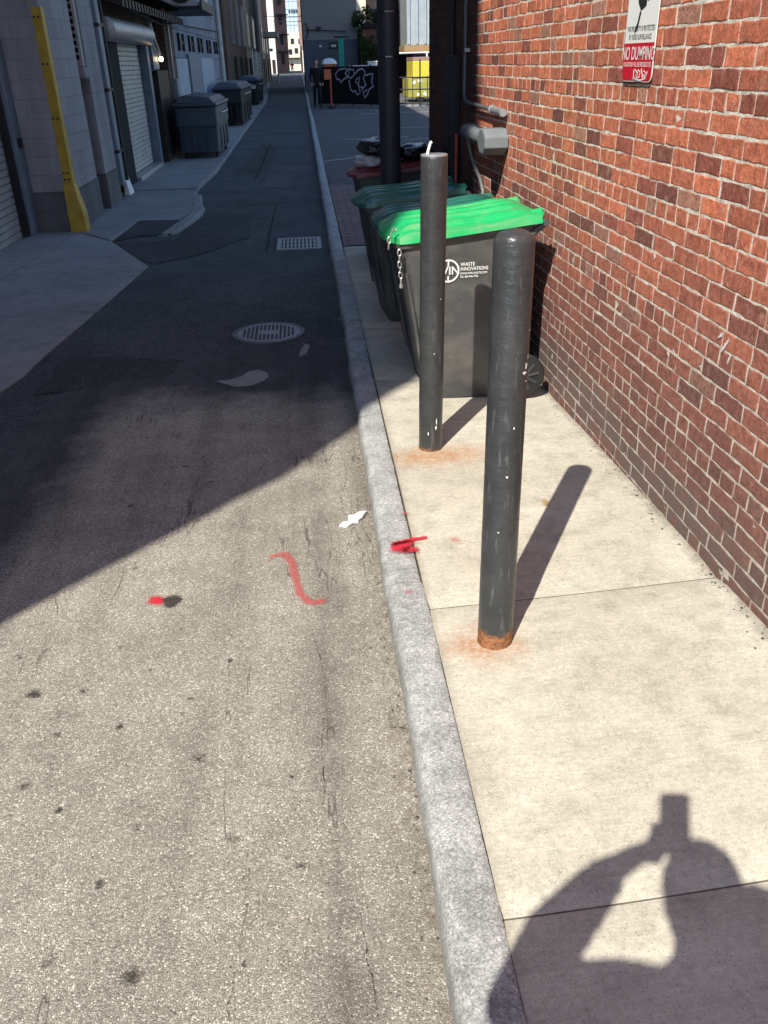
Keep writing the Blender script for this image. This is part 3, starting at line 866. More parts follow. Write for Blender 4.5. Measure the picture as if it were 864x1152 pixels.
# ------------------------------------------------------------------ brick building on the right
bb = thing('brick_building', 'red brick building beside the pavement with sooty grey foot and shade painted into the brick of its far bay', 'building', (1.4, 2.5, 0))
def palette(z):
    r = random.random()
    if r < .14: c = (.56, .18, .10)
    elif r < .48: c = (.49, .158, .092)
    elif r < .78: c = (.41, .133, .082)
    elif r < .90: c = (.28, .092, .066)
    elif r < .95: c = (.2, .08, .062)
    else: c = (.36, .18, .13)
    k = rnd(.9, 1.14)
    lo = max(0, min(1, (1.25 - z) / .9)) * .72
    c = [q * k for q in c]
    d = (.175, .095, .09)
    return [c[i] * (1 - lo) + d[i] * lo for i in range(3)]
bm = bmesh.new(); lay = bm.loops.layers.float_color.new('tint')
CO = .0653
WT = 4.4
ZO = .018 - CO * 4
k = 0
YA, YB = -4.0, 9.07
while True:
    z = ZO + k * CO
    if z > WT: break
    kind = 'h' if k % 6 == 3 else 's'
    y = YA + (.105 if k % 2 else 0)
    while y < YB:
        L = (.096 if (kind == 'h' or random.random() < .09) else .2) * rnd(.97, 1.03)
        y2 = min(y + L, YB)
        if y2 - y > .04:
            g = .0042
            col = (*palette(z), 1)
            near = -.5 < y < 7.2 and z < 2.4
            ja = .0030 if near else .0015
            px_ = rnd(-.0008, .0012)
            yl, yh, zl, zh = y + g * rnd(.7, 1.3), y2 - g * rnd(.7, 1.3), z + g * rnd(.75, 1.2), z + CO - g * rnd(.75, 1.2)
            ns = 5 if near else 2
            if kind == 'h' or L < .12: ns = max(2, ns - 2)
            ring = [(yl + (yh - yl) * i / ns, zl) for i in range(ns)] + [(yh, zl), (yh, (zl + zh) / 2)] + [(yh - (yh - yl) * i / ns, zh) for i in range(ns)] + [(yl, zh), (yl, (zl + zh) / 2)]
            cy, cz = (yl + yh) / 2, (zl + zh) / 2
            fr, bk, md = [], [], []
            for (a, c) in ring:
                a += rnd(-ja, ja); c += rnd(-ja, ja)
                X = wallx(a)
                s = .0035
                fa = a + (s if a < cy else -s); fc = c + (s if c < cz else -s)
                fr.append(bm.verts.new((X - .0036 + px_ + rnd(-.0006, .0006), fa, fc)))
                md.append(bm.verts.new((X - .0024 + px_, a, c)))
                bk.append(bm.verts.new((X + .006, a, c)))
            n = len(fr)
            fs = [bm.faces.new(fr)]
            for i in range(n):
                j = (i + 1) % n
                fs.append(bm.faces.new((fr[i], fr[j], md[j], md[i])))
                fs.append(bm.faces.new((md[i], md[j], bk[j], bk[i])))
            for f_ in fs:
                for l in f_.loops: l[lay] = col
        y = y2
    k += 1
bmesh.ops.recalc_face_normals(bm, faces=bm.faces[:])
off = Vector((1.4, 2.5, 0))
me = bpy.data.meshes.new('brick_facing')
bm.to_mesh(me); bm.free(); me.materials.append(M['brick'])
o = bpy.data.objects.new('brick_facing', me); COL.objects.link(o); o.parent = bb; o.location = -off
# world coordinates kept in the mesh so that the paint, soot and painted shade of the material stay where they are
b = MB(); b.grid(lambda u, v: (wallx(YA + (YB - YA) * u) - .0016 + noise.noise(Vector((u * 130, v * 60, 0))) * .0014, YA + (YB - YA) * u, -.3 + (WT + .3 + CO) * v), 260, 120)
o = b.build('mortar_bed', M['mortar'], None); o.parent = bb; o.location = -off
b = MB()
b.hexa([(wallx(YA) + .012, YA, -.3), (14, YA, -.3), (14, YB, -.3), (wallx(YB) + .012, YB, -.3)], [(wallx(YA) + .012, YA, 9), (14, YA, 9), (14, YB, 9), (wallx(YB) + .012, YB, 9)])
b.build('wall', M['brick_plain'], bb)
b = MB(); b.hexa([(wallx(YA) - .005, YA, WT + CO), (wallx(YA) + .01, YA, WT + CO), (wallx(YB) + .01, YB, WT + CO), (wallx(YB) - .005, YB, WT + CO)],
                 [(wallx(YA) - .005, YA, 9), (wallx(YA) + .01, YA, 9), (wallx(YB) + .01, YB, 9), (wallx(YB) - .005, YB, 9)])
b.build('upper_wall', M['brick_plain'], bb)
b = MB(); b.box(wallx(YB) - .06, 14.1, YA - .05, YB + .05, 9, 9.2); b.build('coping', M['beige_stucco'], bb)
# white paint scuffs on the brick
def scuff(y, z, ly, lz, ang, f):
    bm = bmesh.new(); lay = bm.verts.layers.float.new('fade'); n, m_ = 16, 4; prev = None
    def vert(a, c, q):
        v = bm.verts.new((wallx(y + a) - .0085, y + a, z + c)); v[lay] = q; return v
    c0_ = vert(0, 0, f)
    for k in range(1, m_ + 1):
        t_ = k / m_; ring = []
        for i in range(n):
            an = 2 * math.pi * i / n; w_ = 1 + .5 * noise.noise(Vector((y * 40 + math.cos(an) * 2, z * 40 + math.sin(an) * 2, 5)))
            a, c = ly * t_ * w_ * math.cos(an), lz * t_ * w_ * math.sin(an)
            ring.append(vert(a * math.cos(ang) - c * math.sin(ang), a * math.sin(ang) + c * math.cos(ang), f * (1 - t_ ** 2)))
        for i in range(n):
            j = (i + 1) % n
            bm.faces.new((c0_, ring[i], ring[j]) if prev is None else (prev[i], ring[i], ring[j], prev[j]))
        prev = ring
    me = bpy.data.meshes.new('paint_scuff'); bm.to_mesh(me); bm.free(); me.materials.append(M['scuff_white'])
    o = bpy.data.objects.new('paint_scuff', me); COL.objects.link(o); o.parent = bb; o.location = -off
for q in [(2.66, .82, .010, .05, .6, 1.0), (2.62, .785, .008, .035, .3, 1.0), (2.70, .845, .012, .03, .9, .9), (3.03, .68, .03, .012, .8, .75), (3.08, .66, .02, .012, .4, .8), (3.0, .63, .012, .03, .2, .6), (3.32, .99, .016, .02, 0, 1.1), (4.55, .18, .02, .03, .3, .8), (3.5, 1.35, .03, .02, .4, .6), (2.3, 1.5, .05, .015, .2, .5), (4.1, .75, .03, .03, .2, .55), (2.28, .33, .02, .012, .8, .6)]: scuff(*q)

# sign
nx = Vector((-1, -.0222, 0)).normalized(); wd = Vector((-.0222, 1, 0)).normalized()   # normal of the wall, direction along it
def onwall(y, z, d=0.0): return Vector((wallx(y), y, z)) + nx * d
t = thing('warning_sign', 'white and red no dumping video surveillance sign on the brick wall', 'sign', tuple(onwall(3.69, 1.6, .02)))
xd = -wd; ud = Vector((0, 0, 1))
ytop, ybot = 3.875, 3.56   # left edge is the far one
def rrect(ya, yb, za, zb, r, corners):
    P = []
    for (cy_, cz_, a0, on) in [(ya, za, 180, 0), (yb, za, 270, 1), (yb, zb, 0, 2), (ya, zb, 90, 3)]:
        sy = 1 if cy_ == min(ya, yb) else -1; sz = 1 if cz_ == min(za, zb) else -1
        if on in corners:
            for q in range(7):
                an = R(a0 + q * 15); P.append((cy_ + sy * r + r * math.cos(an), cz_ + sz * r + r * math.sin(an)))
        else: P.append((cy_, cz_))
    return P
def plate(P, d0, d1, name, mat):
    b = MB(); b.hexa([onwall(y, z, d0) for y, z in P], [onwall(y, z, d1) for y, z in P]); return b.build(name, mat, t)
ya, yb = 3.545, 3.865
plate(rrect(ya, yb, 1.598, 2.06, .03, (0, 1, 2, 3)), .012, .0145, 'plate', M['sign_white'])
plate(rrect(ya + .004, yb - .004, 1.602, 1.735, .026, (0, 1)), .0152, .0158, 'red_panel', M['sign_red'])
# camera pictogram
b = MB()
def pic(pts, d0=.0150, d1=.0158): b.hexa([onwall(y, z, d0) for y, z in pts], [onwall(y, z, d1) for y, z in pts])
pic([(3.77, 2.0), (3.67, 2.0), (3.67, 1.86), (3.72, 1.845), (3.755, 1.875)])
pic([(3.73, 1.845), (3.715, 1.84), (3.735, 1.79), (3.765, 1.765), (3.765, 1.785), (3.745, 1.805)])
pic([(3.66, 1.875), (3.64, 1.88), (3.63, 1.93), (3.66, 1.97)])
b.build('camera_pictogram', M['black_print'], t)
c0 = 3.705
text_mesh([('THIS PROPERTY IS PROTECTED', .0185, onwall(c0, 1.788 - .012, .0152) , xd * .80, ud, 'CENTER'),
           ('BY VIDEO SURVEILLANCE', .0185, onwall(c0, 1.747, .0152), xd * .80, ud, 'CENTER')]).build('black_lettering', M['black_print'], t)
text_mesh([('NO DUMPING', .047, onwall(c0, 1.677, .0163), xd * .82, ud * 1.0, 'CENTER'),
           ('VIOLATORS WILL BE PROSECUTED', .0165, onwall(c0, 1.652, .0163), xd * .82, ud, 'CENTER')]).build('white_lettering', M['white_print'], t)
b = MB()
def W(y, z): return onwall(y, z, .0165)
for pl in ([(3.73, 1.640), (3.725, 1.615), (3.735, 1.608)], [(3.72, 1.642), (3.69, 1.63), (3.712, 1.612), (3.69, 1.606)], [(3.685, 1.64), (3.66, 1.635), (3.665, 1.615), (3.69, 1.612), (3.685, 1.635)],
           [(3.65, 1.645), (3.63, 1.612), (3.60, 1.63), (3.625, 1.638)], [(3.64, 1.625), (3.60, 1.615), (3.585, 1.635)], [(3.72, 1.608), (3.65, 1.604), (3.6, 1.612)]):
    b.ribbon([W(*p) for p in pl], nx, .005, .0008)
b.build('scribble', M['white_print'], t)
b = MB(); b.lathe([(.006, -.003), (.006, .003), (.004, .005)], onwall(c0, 2.04, .016), 'x', 10); b.lathe([(.006, -.003), (.006, .003), (.004, .005)], onwall(c0, 1.606, .016), 'x', 10); b.pieces('screw', M['galv'], t)

# conduit, pipe outlet and cable guard near the shaded far bay
t = thing('electrical_conduit', 'thin grey conduit running down the shaded far bay and elbowing along the brick', 'conduit', tuple(onwall(7.12, 1.4, .03)))
P = [onwall(7.14, z, .035) for z in (4.2, 3, 2.2, 1.7, 1.5)] + [onwall(7.12, 1.44, .037), onwall(7.05, 1.41, .04), onwall(6.9, 1.40, .04), onwall(6.15, 1.39, .04)]
b = MB(); b.tube(P, .0145, 10); b.build('pipe', M['pipe_dark'], t, smooth=True)
b = MB(); b.tube([onwall(6.15, 1.39, .04), onwall(5.83, 1.385, .04)], .024, 10); b.tube([onwall(6.17, 1.39, .04), onwall(6.13, 1.39, .04)], .029, 10); b.build('end_fitting', M['galv'], t, smooth=True)
b = MB()
for z in (1.75, 2.5, 3.3): b.obox(onwall(7.14, z, .02), (.045, .06, .025), Matrix.Identity(3))
b.pieces('strap', M['galv'], t)
t = thing('pipe_outlet', 'capped grey vent pipe elbow sticking out of the wall above the bins', 'vent pipe', tuple(onwall(6.3, 1.2, .05)))
b = MB(); b.tube([onwall(6.85, 1.215, .0), onwall(6.85, 1.215, .05), onwall(6.80, 1.215, .08), onwall(6.7, 1.215, .09), onwall(6.05, 1.215, .09)], .05, 16); b.build('pipe', M['pipe_grey'], t, smooth=True)
b = MB(); b.tube([onwall(6.74, 1.215, .086), onwall(6.5, 1.215, .09)], .058, 16); b.build('coupling', M['pipe_dark'], t, smooth=True)
b = MB()
oct_ = lambda d, r: [onwall(5.90, 1.215, d) + wd * (r * 1.5 * math.cos(R(22.5 + 45 * k))) + ud * (r * math.sin(R(22.5 + 45 * k))) for k in range(8)]
b.loft([oct_(.01, .085), oct_(.155, .085), oct_(.165, .075)]); b.build('cap', M['pipe_grey'], t, bevel=.006)
t = thing('cable_riser', 'tall narrow black cable guard fixed to the shaded far bay', 'cable guard', tuple(onwall(7.6, 0, .04)))
b = MB(); P = [onwall(7.44, 0, .003), onwall(7.44, 0, .085), onwall(7.72, 0, .085), onwall(7.72, 0, .003)]
b.hexa([p + ud * .0 for p in P], [p + ud * 1.72 for p in P]); b.build('guard', M['black_metal'], t, bevel=.01)
b = MB(); b.tube([onwall(7.58, 1.72, .05), onwall(7.58, 4.2, .05)], .02, 8); b.build('cable', M['black_metal'], t, smooth=True)
b = MB(); b.tube([onwall(7.36, .4, .05), onwall(7.36, 1.16, .05)], .014, 8); b.build('marker', M['red_paint'], t, smooth=True)
t = thing('drain_hose', 'thin pale hose looping down the brick below the vent pipe', 'hose', tuple(onwall(6.6, .8, .02)))
b = MB(); b.tube([onwall(6.72, 1.17, .09), onwall(6.66, 1.0, .05), onwall(6.5, .92, .035), onwall(6.4, .84, .03), onwall(6.36, .6, .03), onwall(6.3, .2, .03)], .012, 8); b.build('hose', M['pipe_grey'], t, smooth=True)
b = MB(); b.obox(onwall(6.38, .7, .02), (.03, .05, .02), Matrix.Identity(3)); b.build('clip', M['galv'], t)

# ------------------------------------------------------------------ bollards
def bollard(base, top, r, dome, label):
    t = thing('bollard', label, 'bollard', base, 0, 'dark painted steel bollards on the pavement')
    B0 = Vector((0, 0, 0)); T0 = Vector(top) - Vector(base); OFF[t.name] = Vector((0, 0, 0))
    b = MB()
    L = T0.length; ax = T0.normalized(); q = Vector((0, 0, 1)).rotation_difference(ax)
    prof = [(r + .002, -.02), (r + .001, .0), (r, .02)] + [(r + noise.noise(Vector((i * .7, r, 1))) * .0008, .02 + (L - .05) * i / 40) for i in range(1, 41)]
    if dome: prof += [(r * math.cos(R(a)), L - .03 + .035 * math.sin(R(a))) for a in (0, 15, 30, 45, 60, 75, 88)]
    else: prof += [(r, L - .004), (r - .003, L), (r - .008, L), (r - .009, L - .03)]
    b.lathe(prof, (0, 0, 0), 'z', 40)
    bmesh.ops.transform(b.bm, matrix=q.to_matrix().to_4x4(), verts=b.bm.verts[:])
    b.build('post', M['bollard' if dome else 'bollard_clean'], t, smooth=True)
    # flaked patches where the pale primer shows
    b = MB()
    spots = [(-.75, .93, .006, .012), (-.85, .91, .012, .006), (-.62, .955, .003, .01), (-.7, .885, .006, .003), (-.6, 1.03, .003, .003), (-1.6, .60, .004, .004), (-1.9, .42, .003, .003), (-1.35, .75, .003, .006)] if dome else [(-1.2, .16, .004, .022), (-1.25, .13, .005, .012), (-1.9, .10, .003, .012), (-1.5, .5, .003, .004), (-1.0, .75, .003, .003)]
    for a, z, s, h in spots:
        P = []
        for kk in range(7):
            an = kk * 2 * math.pi / 7; rr_ = rnd(.6, 1.1)
            aa = a + s * rr_ * math.cos(an) / r; zz = z + h * rr_ * math.sin(an)
            P.append(q @ Vector(((r + .0012) * math.cos(aa), (r + .0012) * math.sin(aa), zz)))
        b.face(P)
    b.pieces('chipped_paint', M['white_print'], t)
    return t, q, L
bollard((.522, 2.205, -.005), (.557, 2.345, 1.283), .0572, True, 'nearer round topped bollard with a rusty foot')
t2, q2, L2 = bollard((.527, 3.80, -.005), (.541, 3.80, 1.345), .0572, False, 'farther flat topped bollard in front of the bright green bin')
b = MB(); b.lathe([(.056, L2 - .01), (.0575, L2 - .006), (.0575, L2 - .002), (.054, L2 + .0012)], (.014, 0, 0), seg=32); b.build('cap', M['galv'], t2, smooth=True)
b = MB(); b.tube([(.527 - .02, 3.80, 1.33), (.527 - .004, 3.80, 1.385), (.527 + .003, 3.80, 1.395)], .006, 8)
tag(b.build('drinking_straw', M['white_print'], smooth=True), 'white straw stub standing on top of the flat topped bollard', 'litter')

# ------------------------------------------------------------------ wheelie bins
def rr(x0, x1, y0, y1, z, r, n=4, tilt=0):
    P = []
    for (cx, cy, a0) in [(x1 - r, y1 - r, 0), (x0 + r, y1 - r, 90), (x0 + r, y0 + r, 180), (x1 - r, y0 + r, 270)]:
        for k in range(n + 1):
            a = R(a0 + 90 * k / n); x = cx + r * math.cos(a); P.append((x, cy + r * math.sin(a), z + tilt * x))
    return P
def make_bin(lidmat, label, group, logo=False, chain=False):
    t = thing('wheelie_bin', label, 'wheelie bin', (0, 0, 0), 0, group, world=False)
    b = MB()
    secs = [(0, .225, .745, -.25, .25, .03, 0), (.012, .215, .755, -.257, .257, .04, 0), (.30, .165, .765, -.265, .265, .05, 0), (.60, .105, .77, -.273, .273, .05, .02), (.78, .07, .772, -.278, .278, .05, .06), (.84, .055, .774, -.28, .28, .045, .09),
            (.842, .035, .78, -.296, .296, .06, .1), (.885, .03, .785, -.299, .299, .06, .1)]
    b.loft([rr(x0, x1, y0, y1, z, r_, 5, tl) for z, x0, x1, y0, y1, r_, tl in secs])
    b.build('body', M['bin_body'], t, smooth=True, auto=32)
    # side ribs and the moulded grip recess
    b = MB()
    for s in (-1, 1):
        b.hexa([(.19, s * .260, .16), (.205, s * .260, .16), (.165, s * .272, .62), (.145, s * .272, .62)], [(.19, s * .266, .16), (.205, s * .266, .16), (.165, s * .279, .62), (.145, s * .279, .62)])
    b.tube([(.17, -.245, .2), (.125, -.255, .5), (.09, -.26, .72)], .012, 6); b.tube([(.17, .245, .2), (.125, .255, .5), (.09, .26, .72)], .012, 6)
    b.pieces('rib', M['bin_body'], t, bevel=.003)
    # lid
    b = MB()
    nu, nv = 28, 48
    def top(u, v):
        x = -.005 + .80 * u
        y = -.312 + .624 * v
        if u < .2: x += .055 * (1 - u / .2) * abs(2 * v - 1) ** 3
        if u < .12: y *= 1 - .06 * (1 - u / .12)
        e = max(0, 1 - (2 * abs(v - .5)) ** 6)
        z = .885 + .10 * x + .012
        dome = .045 * (1 - abs(2 * v - 1) ** 2.6) * min(1, u * 7 + .15) * min(1, (1 - u) * 8 + .25)
        z += dome
        w_ = abs(v - .5)
        if .06 < u < .93: z += .011 * max(-.4, min(1, 3 * math.cos(v * 2 * math.pi * 6))) * (w_ < .44) * min(1, (u - .06) * 9) * min(1, (.93 - u) * 9)
        z += .012 * math.sin(u * math.pi * 2.2 + .6) * (.3 + w_)          # lid warped by the sun
        if u < .12: z -= .016 * (1 - u / .12) * (1 - .8 * math.cos((v - .5) * 7) ** 2)
        return Vector((x, y, z))
    vs = b.grid(top, nu, nv)
    rim = [vs[i][0] for i in range(nu + 1)] + [vs[nu][j] for j in range(1, nv + 1)] + [vs[i][nv] for i in range(nu - 1, -1, -1)] + [vs[0][j] for j in range(nv - 1, 0, -1)]
    dn = []
    for v_ in rim:
        p = v_.co
        dr = .048 + .008 * math.sin(p.x * 9)
        dn.append(b.bm.verts.new((p.x + (.004 if p.x > .76 else -.006 if p.x < .0 else 0), p.y + (.006 if p.y > 0 else -.006) * (abs(p.y) > .28), max(p.z - dr, .868 + .1 * p.x))))
    n = len(rim)
    for i in range(n):
        j = (i + 1) % n; b.bm.faces.new((rim[i], rim[j], dn[j], dn[i]))
    b.bm.faces.new(dn)
    lid = b.build('lid', lidmat, t, smooth=True, auto=38)
    b = MB()
    for s in (-1, 1): b.tube([(.76, s * .22, .975), (.805, s * .22, .985), (.815, s * .22, .97)], .026, 10)
    b.pieces('hinge_lug', lidmat, lid, smooth=True)
    b = MB(); b.tube([(.835, -.28, .94), (.835, .28, .94)], .016, 10)
    for y in (-.26, 0, .26): b.tube([(.75, y, .88), (.835, y, .94)], .02, 8)
    b.build('handle', M['bin_body'], t, smooth=True)
    b = MB(); b.tube([(.745, -.30, .12), (.745, .30, .12)], .012, 8); b.build('axle', M['galv'], t, smooth=True)
    for s in (-1, 1):
        b = MB(); b.lathe([(.085, -.022), (.114, -.022), (.122, -.014), (.122, .014), (.114, .022), (.085, .022)], (.745, s * .29, .12), 'y', 28)
        wl = b.build('wheel', M['rubber'], t, smooth=True)
        b = MB(); b.lathe([(.084, -.016), (.088, .0), (.084, .016)], (.745, s * .29, .12), 'y', 28)
        b.lathe([(.02, -.024), (.024, 0), (.02, .024)], (.745, s * .29, .12), 'y', 14)
        for k in range(9):
            a = 2 * math.pi * k / 9
            b.obox((.745 + .053 * math.sin(a), s * .3145, .12 + .053 * math.cos(a)), (.014, .010, .068), Matrix.Rotation(a, 3, 'Y'))
        b.build('rim', M['wheel_grey'], wl)
    return t
GB = 'wheelie bins lined up along the brick wall'
bc = make_bin(M['lid_green'], 'bright green lidded wheelie bin in the sun with a white circular logo', GB)
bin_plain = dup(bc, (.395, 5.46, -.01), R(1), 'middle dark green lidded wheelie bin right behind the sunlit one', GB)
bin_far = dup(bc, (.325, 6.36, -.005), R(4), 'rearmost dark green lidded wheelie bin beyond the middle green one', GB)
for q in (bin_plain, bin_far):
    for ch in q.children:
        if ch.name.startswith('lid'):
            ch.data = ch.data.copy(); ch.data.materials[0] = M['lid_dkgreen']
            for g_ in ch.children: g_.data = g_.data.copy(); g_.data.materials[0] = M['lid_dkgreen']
bin_plain.scale = (.97, 1, .93); bin_far.scale = (.93, 1, .925)
bc.location = (.388, 4.725, -.012); bc.rotation_euler = (0, 0, R(3.5))
# logo on the face turned to the camera (local y = -.30 side)
def side(x, z):   # point on the tapering near side of the body
    tz = z / .84
    return Vector((x, -(.2570 + (.280 - .2570) * tz) - .0030, z))
b = MB()
cx_, cz_, r_ = .308, .722, .056
ring = [side(cx_ + r_ * math.cos(a), cz_ + r_ * math.sin(a)) for a in [R(i * 10) for i in range(37)]]
b.ribbon(ring, (0, -1, .03), .009, .0015)
b.ribbon([side(cx_, cz_ + .024), side(cx_, cz_ + .055)], (0, -1, .03), .008, .0015)
b.ribbon([side(cx_, cz_ - .026), side(cx_, cz_ - .055)], (0, -1, .03), .008, .0015)
b.build('logo', M['white_print'], bc)
n_ = Vector((0, -1, .04)).normalized(); u_ = Vector((0, .04, 1)).normalized(); x_ = Vector((1, 0, 0))
o_ = lambda x, z: side(x, z) + n_ * .0025
mbt = text_mesh([('WIN', .043, o_(cx_, cz_ - .019), x_ * 1.0, u_, 'CENTER')])
mbt.build('logo', M['white_print'], bc)
text_mesh([('WASTE', .0185, o_(.374, .744), x_ * .92, u_, 'LEFT'), ('INNOVATIONS', .0185, o_(.374, .720), x_ * .86, u_, 'LEFT'),
           ('WWW.WIN-WASTE.COM', .0115, o_(.372, .700), x_ * .80, u_, 'LEFT'), ('TEL. 866-946-7762', .0115, o_(.372, .683), x_ * .80, u_, 'LEFT')]).build('lettering', M['white_print'], bc)
# chain at the lid corner
def link(b, c, d, roll):
    d = Vector(d).normalized(); s = d.cross(Vector((1, 0, 0)) if roll else Vector((0, 1, 0))).normalized()
    P = [Vector(c) + d * (.017 * math.cos(a)) + s * (.009 * math.sin(a)) for a in [2 * math.pi * k / 10 for k in range(10)]]
    b.tube(P, .0034, 6, closed=True)
b = MB()
pth = [(.035, -.27, .95), (.01, -.295, .945), (-.004, -.30, .915), (-.010, -.302, .885), (-.012, -.302, .855)]
pth2 = [(.045, -.305, .85), (.043, -.307, .82), (.043, -.307, .79), (.045, -.307, .76), (.047, -.307, .732), (.049, -.307, .71)]
for P in (pth, pth2):
    for i in range(len(P) - 1):
        a, c = Vector(P[i]), Vector(P[i + 1])
        link(b, (a + c) / 2, c - a, i % 2)
b.tube([(.05, -.307, .702), (.05, -.307, .672)], .006, 8); b.tube([(.05, -.307, .672), (.05, -.307, .655)], .011, 8)
b.build('chain', M['chain'], bc)

GR = 'maroon lidded bins beyond the green bins'
rb = dup(bc, (.39, 8.45, -.004), R(3), 'maroon lidded bin overflowing with rubbish bags behind the dark pole', GR)
for ch in list(rb.children):
    if ch.name.startswith(('logo', 'lettering', 'chain')): bpy.data.objects.remove(ch)
for ch in rb.children:
    if ch.name.startswith('lid'):
        ch.data = ch.data.copy(); ch.data.materials[0] = M['lid_maroon']
        for g_ in ch.children: g_.data = g_.data.copy(); g_.data.materials[0] = M['lid_maroon']
    ch.scale = (.96, .95, .87)
def bag(c, s, mat, label, seed):
    b = MB()
    bmesh.ops.create_icosphere(b.bm, subdivisions=4, radius=1)
    for v in b.bm.verts:
        p = v.co.copy(); q = p * 1.7 + Vector((seed, 0, 0))
        k = 1 + .28 * noise.noise(q) + .12 * noise.noise(q * 2.7) + .05 * noise.noise(q * 6)
        v.co = Vector((c[0] + p.x * s[0] * k, c[1] + p.y * s[1] * k, c[2] + p.z * s[2] * k))
    tag(b.build('rubbish_bag', mat, smooth=True, auto=False), label, 'rubbish bag')
bag((.60, 8.45, .875), (.17, .25, .055), M['bag_white'], 'crumpled whitish bag squeezed on the maroon bin lid', 3)
bag((.70, 8.5, .985), (.19, .24, .085), M['bag_black'], 'shiny black rubbish bag on top left of the pole', 7)
bag((1.02, 8.5, .93), (.17, .22, .075), M['bag_black'], 'smaller black rubbish bag lying right of the pole', 12)

# pole
t = thing('utility_pole', 'tall dark round steel utility pole rising behind the bins', 'pole', (.712, 7.62, 0))
b = MB(); b.lathe([(.087, 0), (.087, 3), (.085, 6), (.075, 9)], (.712, 7.62, -.02), seg=28); b.build('shaft', M['pole'], t, smooth=True)
b = MB(); b.lathe([(.14, 0), (.14, .02), (.09, .05)], (.712, 7.62, -.01), seg=28); b.build('base_plate', M['pole'], t)
for z in (1.722, 2.03):
    b = MB(); b.lathe([(.0885, -.008), (.0895, 0), (.0885, .008)], (.712, 7.62, z), seg=28); o = b.build('band', M['black_metal'], t)
    b = MB()
    for k in range(4 if z > 2 else 3):
        a = R(-105 + k * 13); b.obox((.712 + .09 * math.cos(a), 7.62 + .09 * math.sin(a), z), (.012, .012, .01 if z < 2 else .008), Matrix.Rotation(a, 3, 'Z'))
    b.pieces('buckle', M['galv'], o)

# ------------------------------------------------------------------ left side of the alley
SPLIT = {'door_jamb', 'bolt', 'rib', 'post', 'bracket', 'balcony', 'window_band', 'dark_window', 'window', 'strap', 'lettering_strip', 'painted_flower', 'bars', 'pipe', 'awning'}
def part(mb, name, mat, parent, **k):
    if name in SPLIT: return mb.pieces(name, mat, parent, **k)[0]
    return mb.build(name, mat, parent, **k)
LX = -3.25
# the corner behind the camera steps and slopes; its edge throws the long shadow over the road
prof = [(-.95, -.1), (-1.0, 4.086), (-1.08, 4.33), (-1.166, 4.60), (-1.376, 5.223), (-1.46, 5.469), (-1.503, 5.653), (-1.668, 6.058), (-1.796, 6.861), (-1.837, 7.132), (-1.957, 7.842), (-1.9, 8.4), (-1.35, 10.4), (-1.24, 11.2), (-1.2, 14.5)]
ga = thing('garage_building', 'grey painted block building with roller garage door and yellow corner guard', 'building', (LX, 8, 0))
b = MB(); b.prism([(LX, y, z) for y, z in prof] + [(LX, 5.8, 14.5), (LX, 5.8, -.1)], (-12, 0, 0)); part(b, 'wall', M['block_grey'], ga)
b = MB(); b.box(LX - 12, LX, 5.8, 10.6, 3.3, 14.5); part(b, 'wall', M['block_grey'], ga)
b = MB(); b.box(LX - 12, LX, 10.86, 14.0, -.1, 14.5); part(b, 'wall', M['block_grey'], ga)
# steel door jamb
b = MB(); b.box(LX - .3, LX + .02, 10.60, 10.85, -.06, 3.6); b.box(LX - .3, LX + .01, 5.8, 5.98, -.06, 3.6); part(b, 'door_jamb', M['steel_blue'], ga, bevel=.01)
b = MB()
z = -.03
while z < 3.3:
    b.hexa([(LX - .12, 5.98, z), (LX - .105, 5.98, z + .012), (LX - .105, 10.52, z + .012), (LX - .12, 10.52, z)], [(LX - .12, 5.98, z + .074), (LX - .105, 5.98, z + .066), (LX - .105, 10.52, z + .066), (LX - .12, 10.52, z + .074)])
    z += .075
gd = part(b, 'roller_door', M['slat'], ga)
b = MB(); b.box(LX - .125, LX - .05, 5.98, 10.52, -.075, -.028); part(b, 'bottom_bar', M['galv'], gd)
b = MB(); b.box(LX - .1, LX - .03, 10.52, 10.60, -.06, 3.3); part(b, 'guide_rail', M['black_metal'], gd)
b = MB(); b.box(LX - .01, LX + .05, 10.66, 10.74, .92, 1.02); part(b, 'keypad', M['black_metal'], ga)
# first pier
b = MB(); b.box(LX + .001, -2.77, 10.86, 12.2, .42, 14.5); part(b, 'pier', M['block_grey'], ga)
b = MB(); b.box(LX + .001, -2.755, 10.855, 12.21, -.1, .42); part(b, 'pier_base', M['block_base'], ga)
# yellow steel corner guard, flared at the foot
b = MB()
x, y = -2.77, 10.86
b.box(x - .085, x + .008, y - .010, y - .001, .46, 2.30); b.box(x + .0085, x + .017, y - .010, y + .13, .46, 2.30)
yg = part(b, 'corner_guard', M['yellow'], ga, bevel=.003)
b = MB()
b.hexa([(x - .095, y - .06, -.05), (x + .09, y - .06, -.05), (x + .09, y + .15, -.05), (x - .095, y - .012, -.05)],
       [(x - .095, y - .06, .16), (x + .085, y - .06, .16), (x + .085, y + .15, .16), (x - .095, y - .012, .16)])
b.hexa([(x - .095, y - .06, .1605), (x + .085, y - .06, .1605), (x + .085, y + .15, .1605), (x - .095, y - .012, .1605)],
       [(x - .10, y - .018, .50), (x + .02, y - .018, .50), (x + .02, y + .15, .50), (x - .10, y - .012, .50)])
part(b, 'guard_foot', M['yellow'], yg, bevel=.012)
b = MB()
for z in (.55, .62, 1.2, 1.75, 2.2):
    for dx in (-.065, -.02): b.lathe([(.012, -.018), (.012, -.010)], (x + dx, y, z), 'y', 8)
part(b, 'bolt', M['dark_panel'], yg)
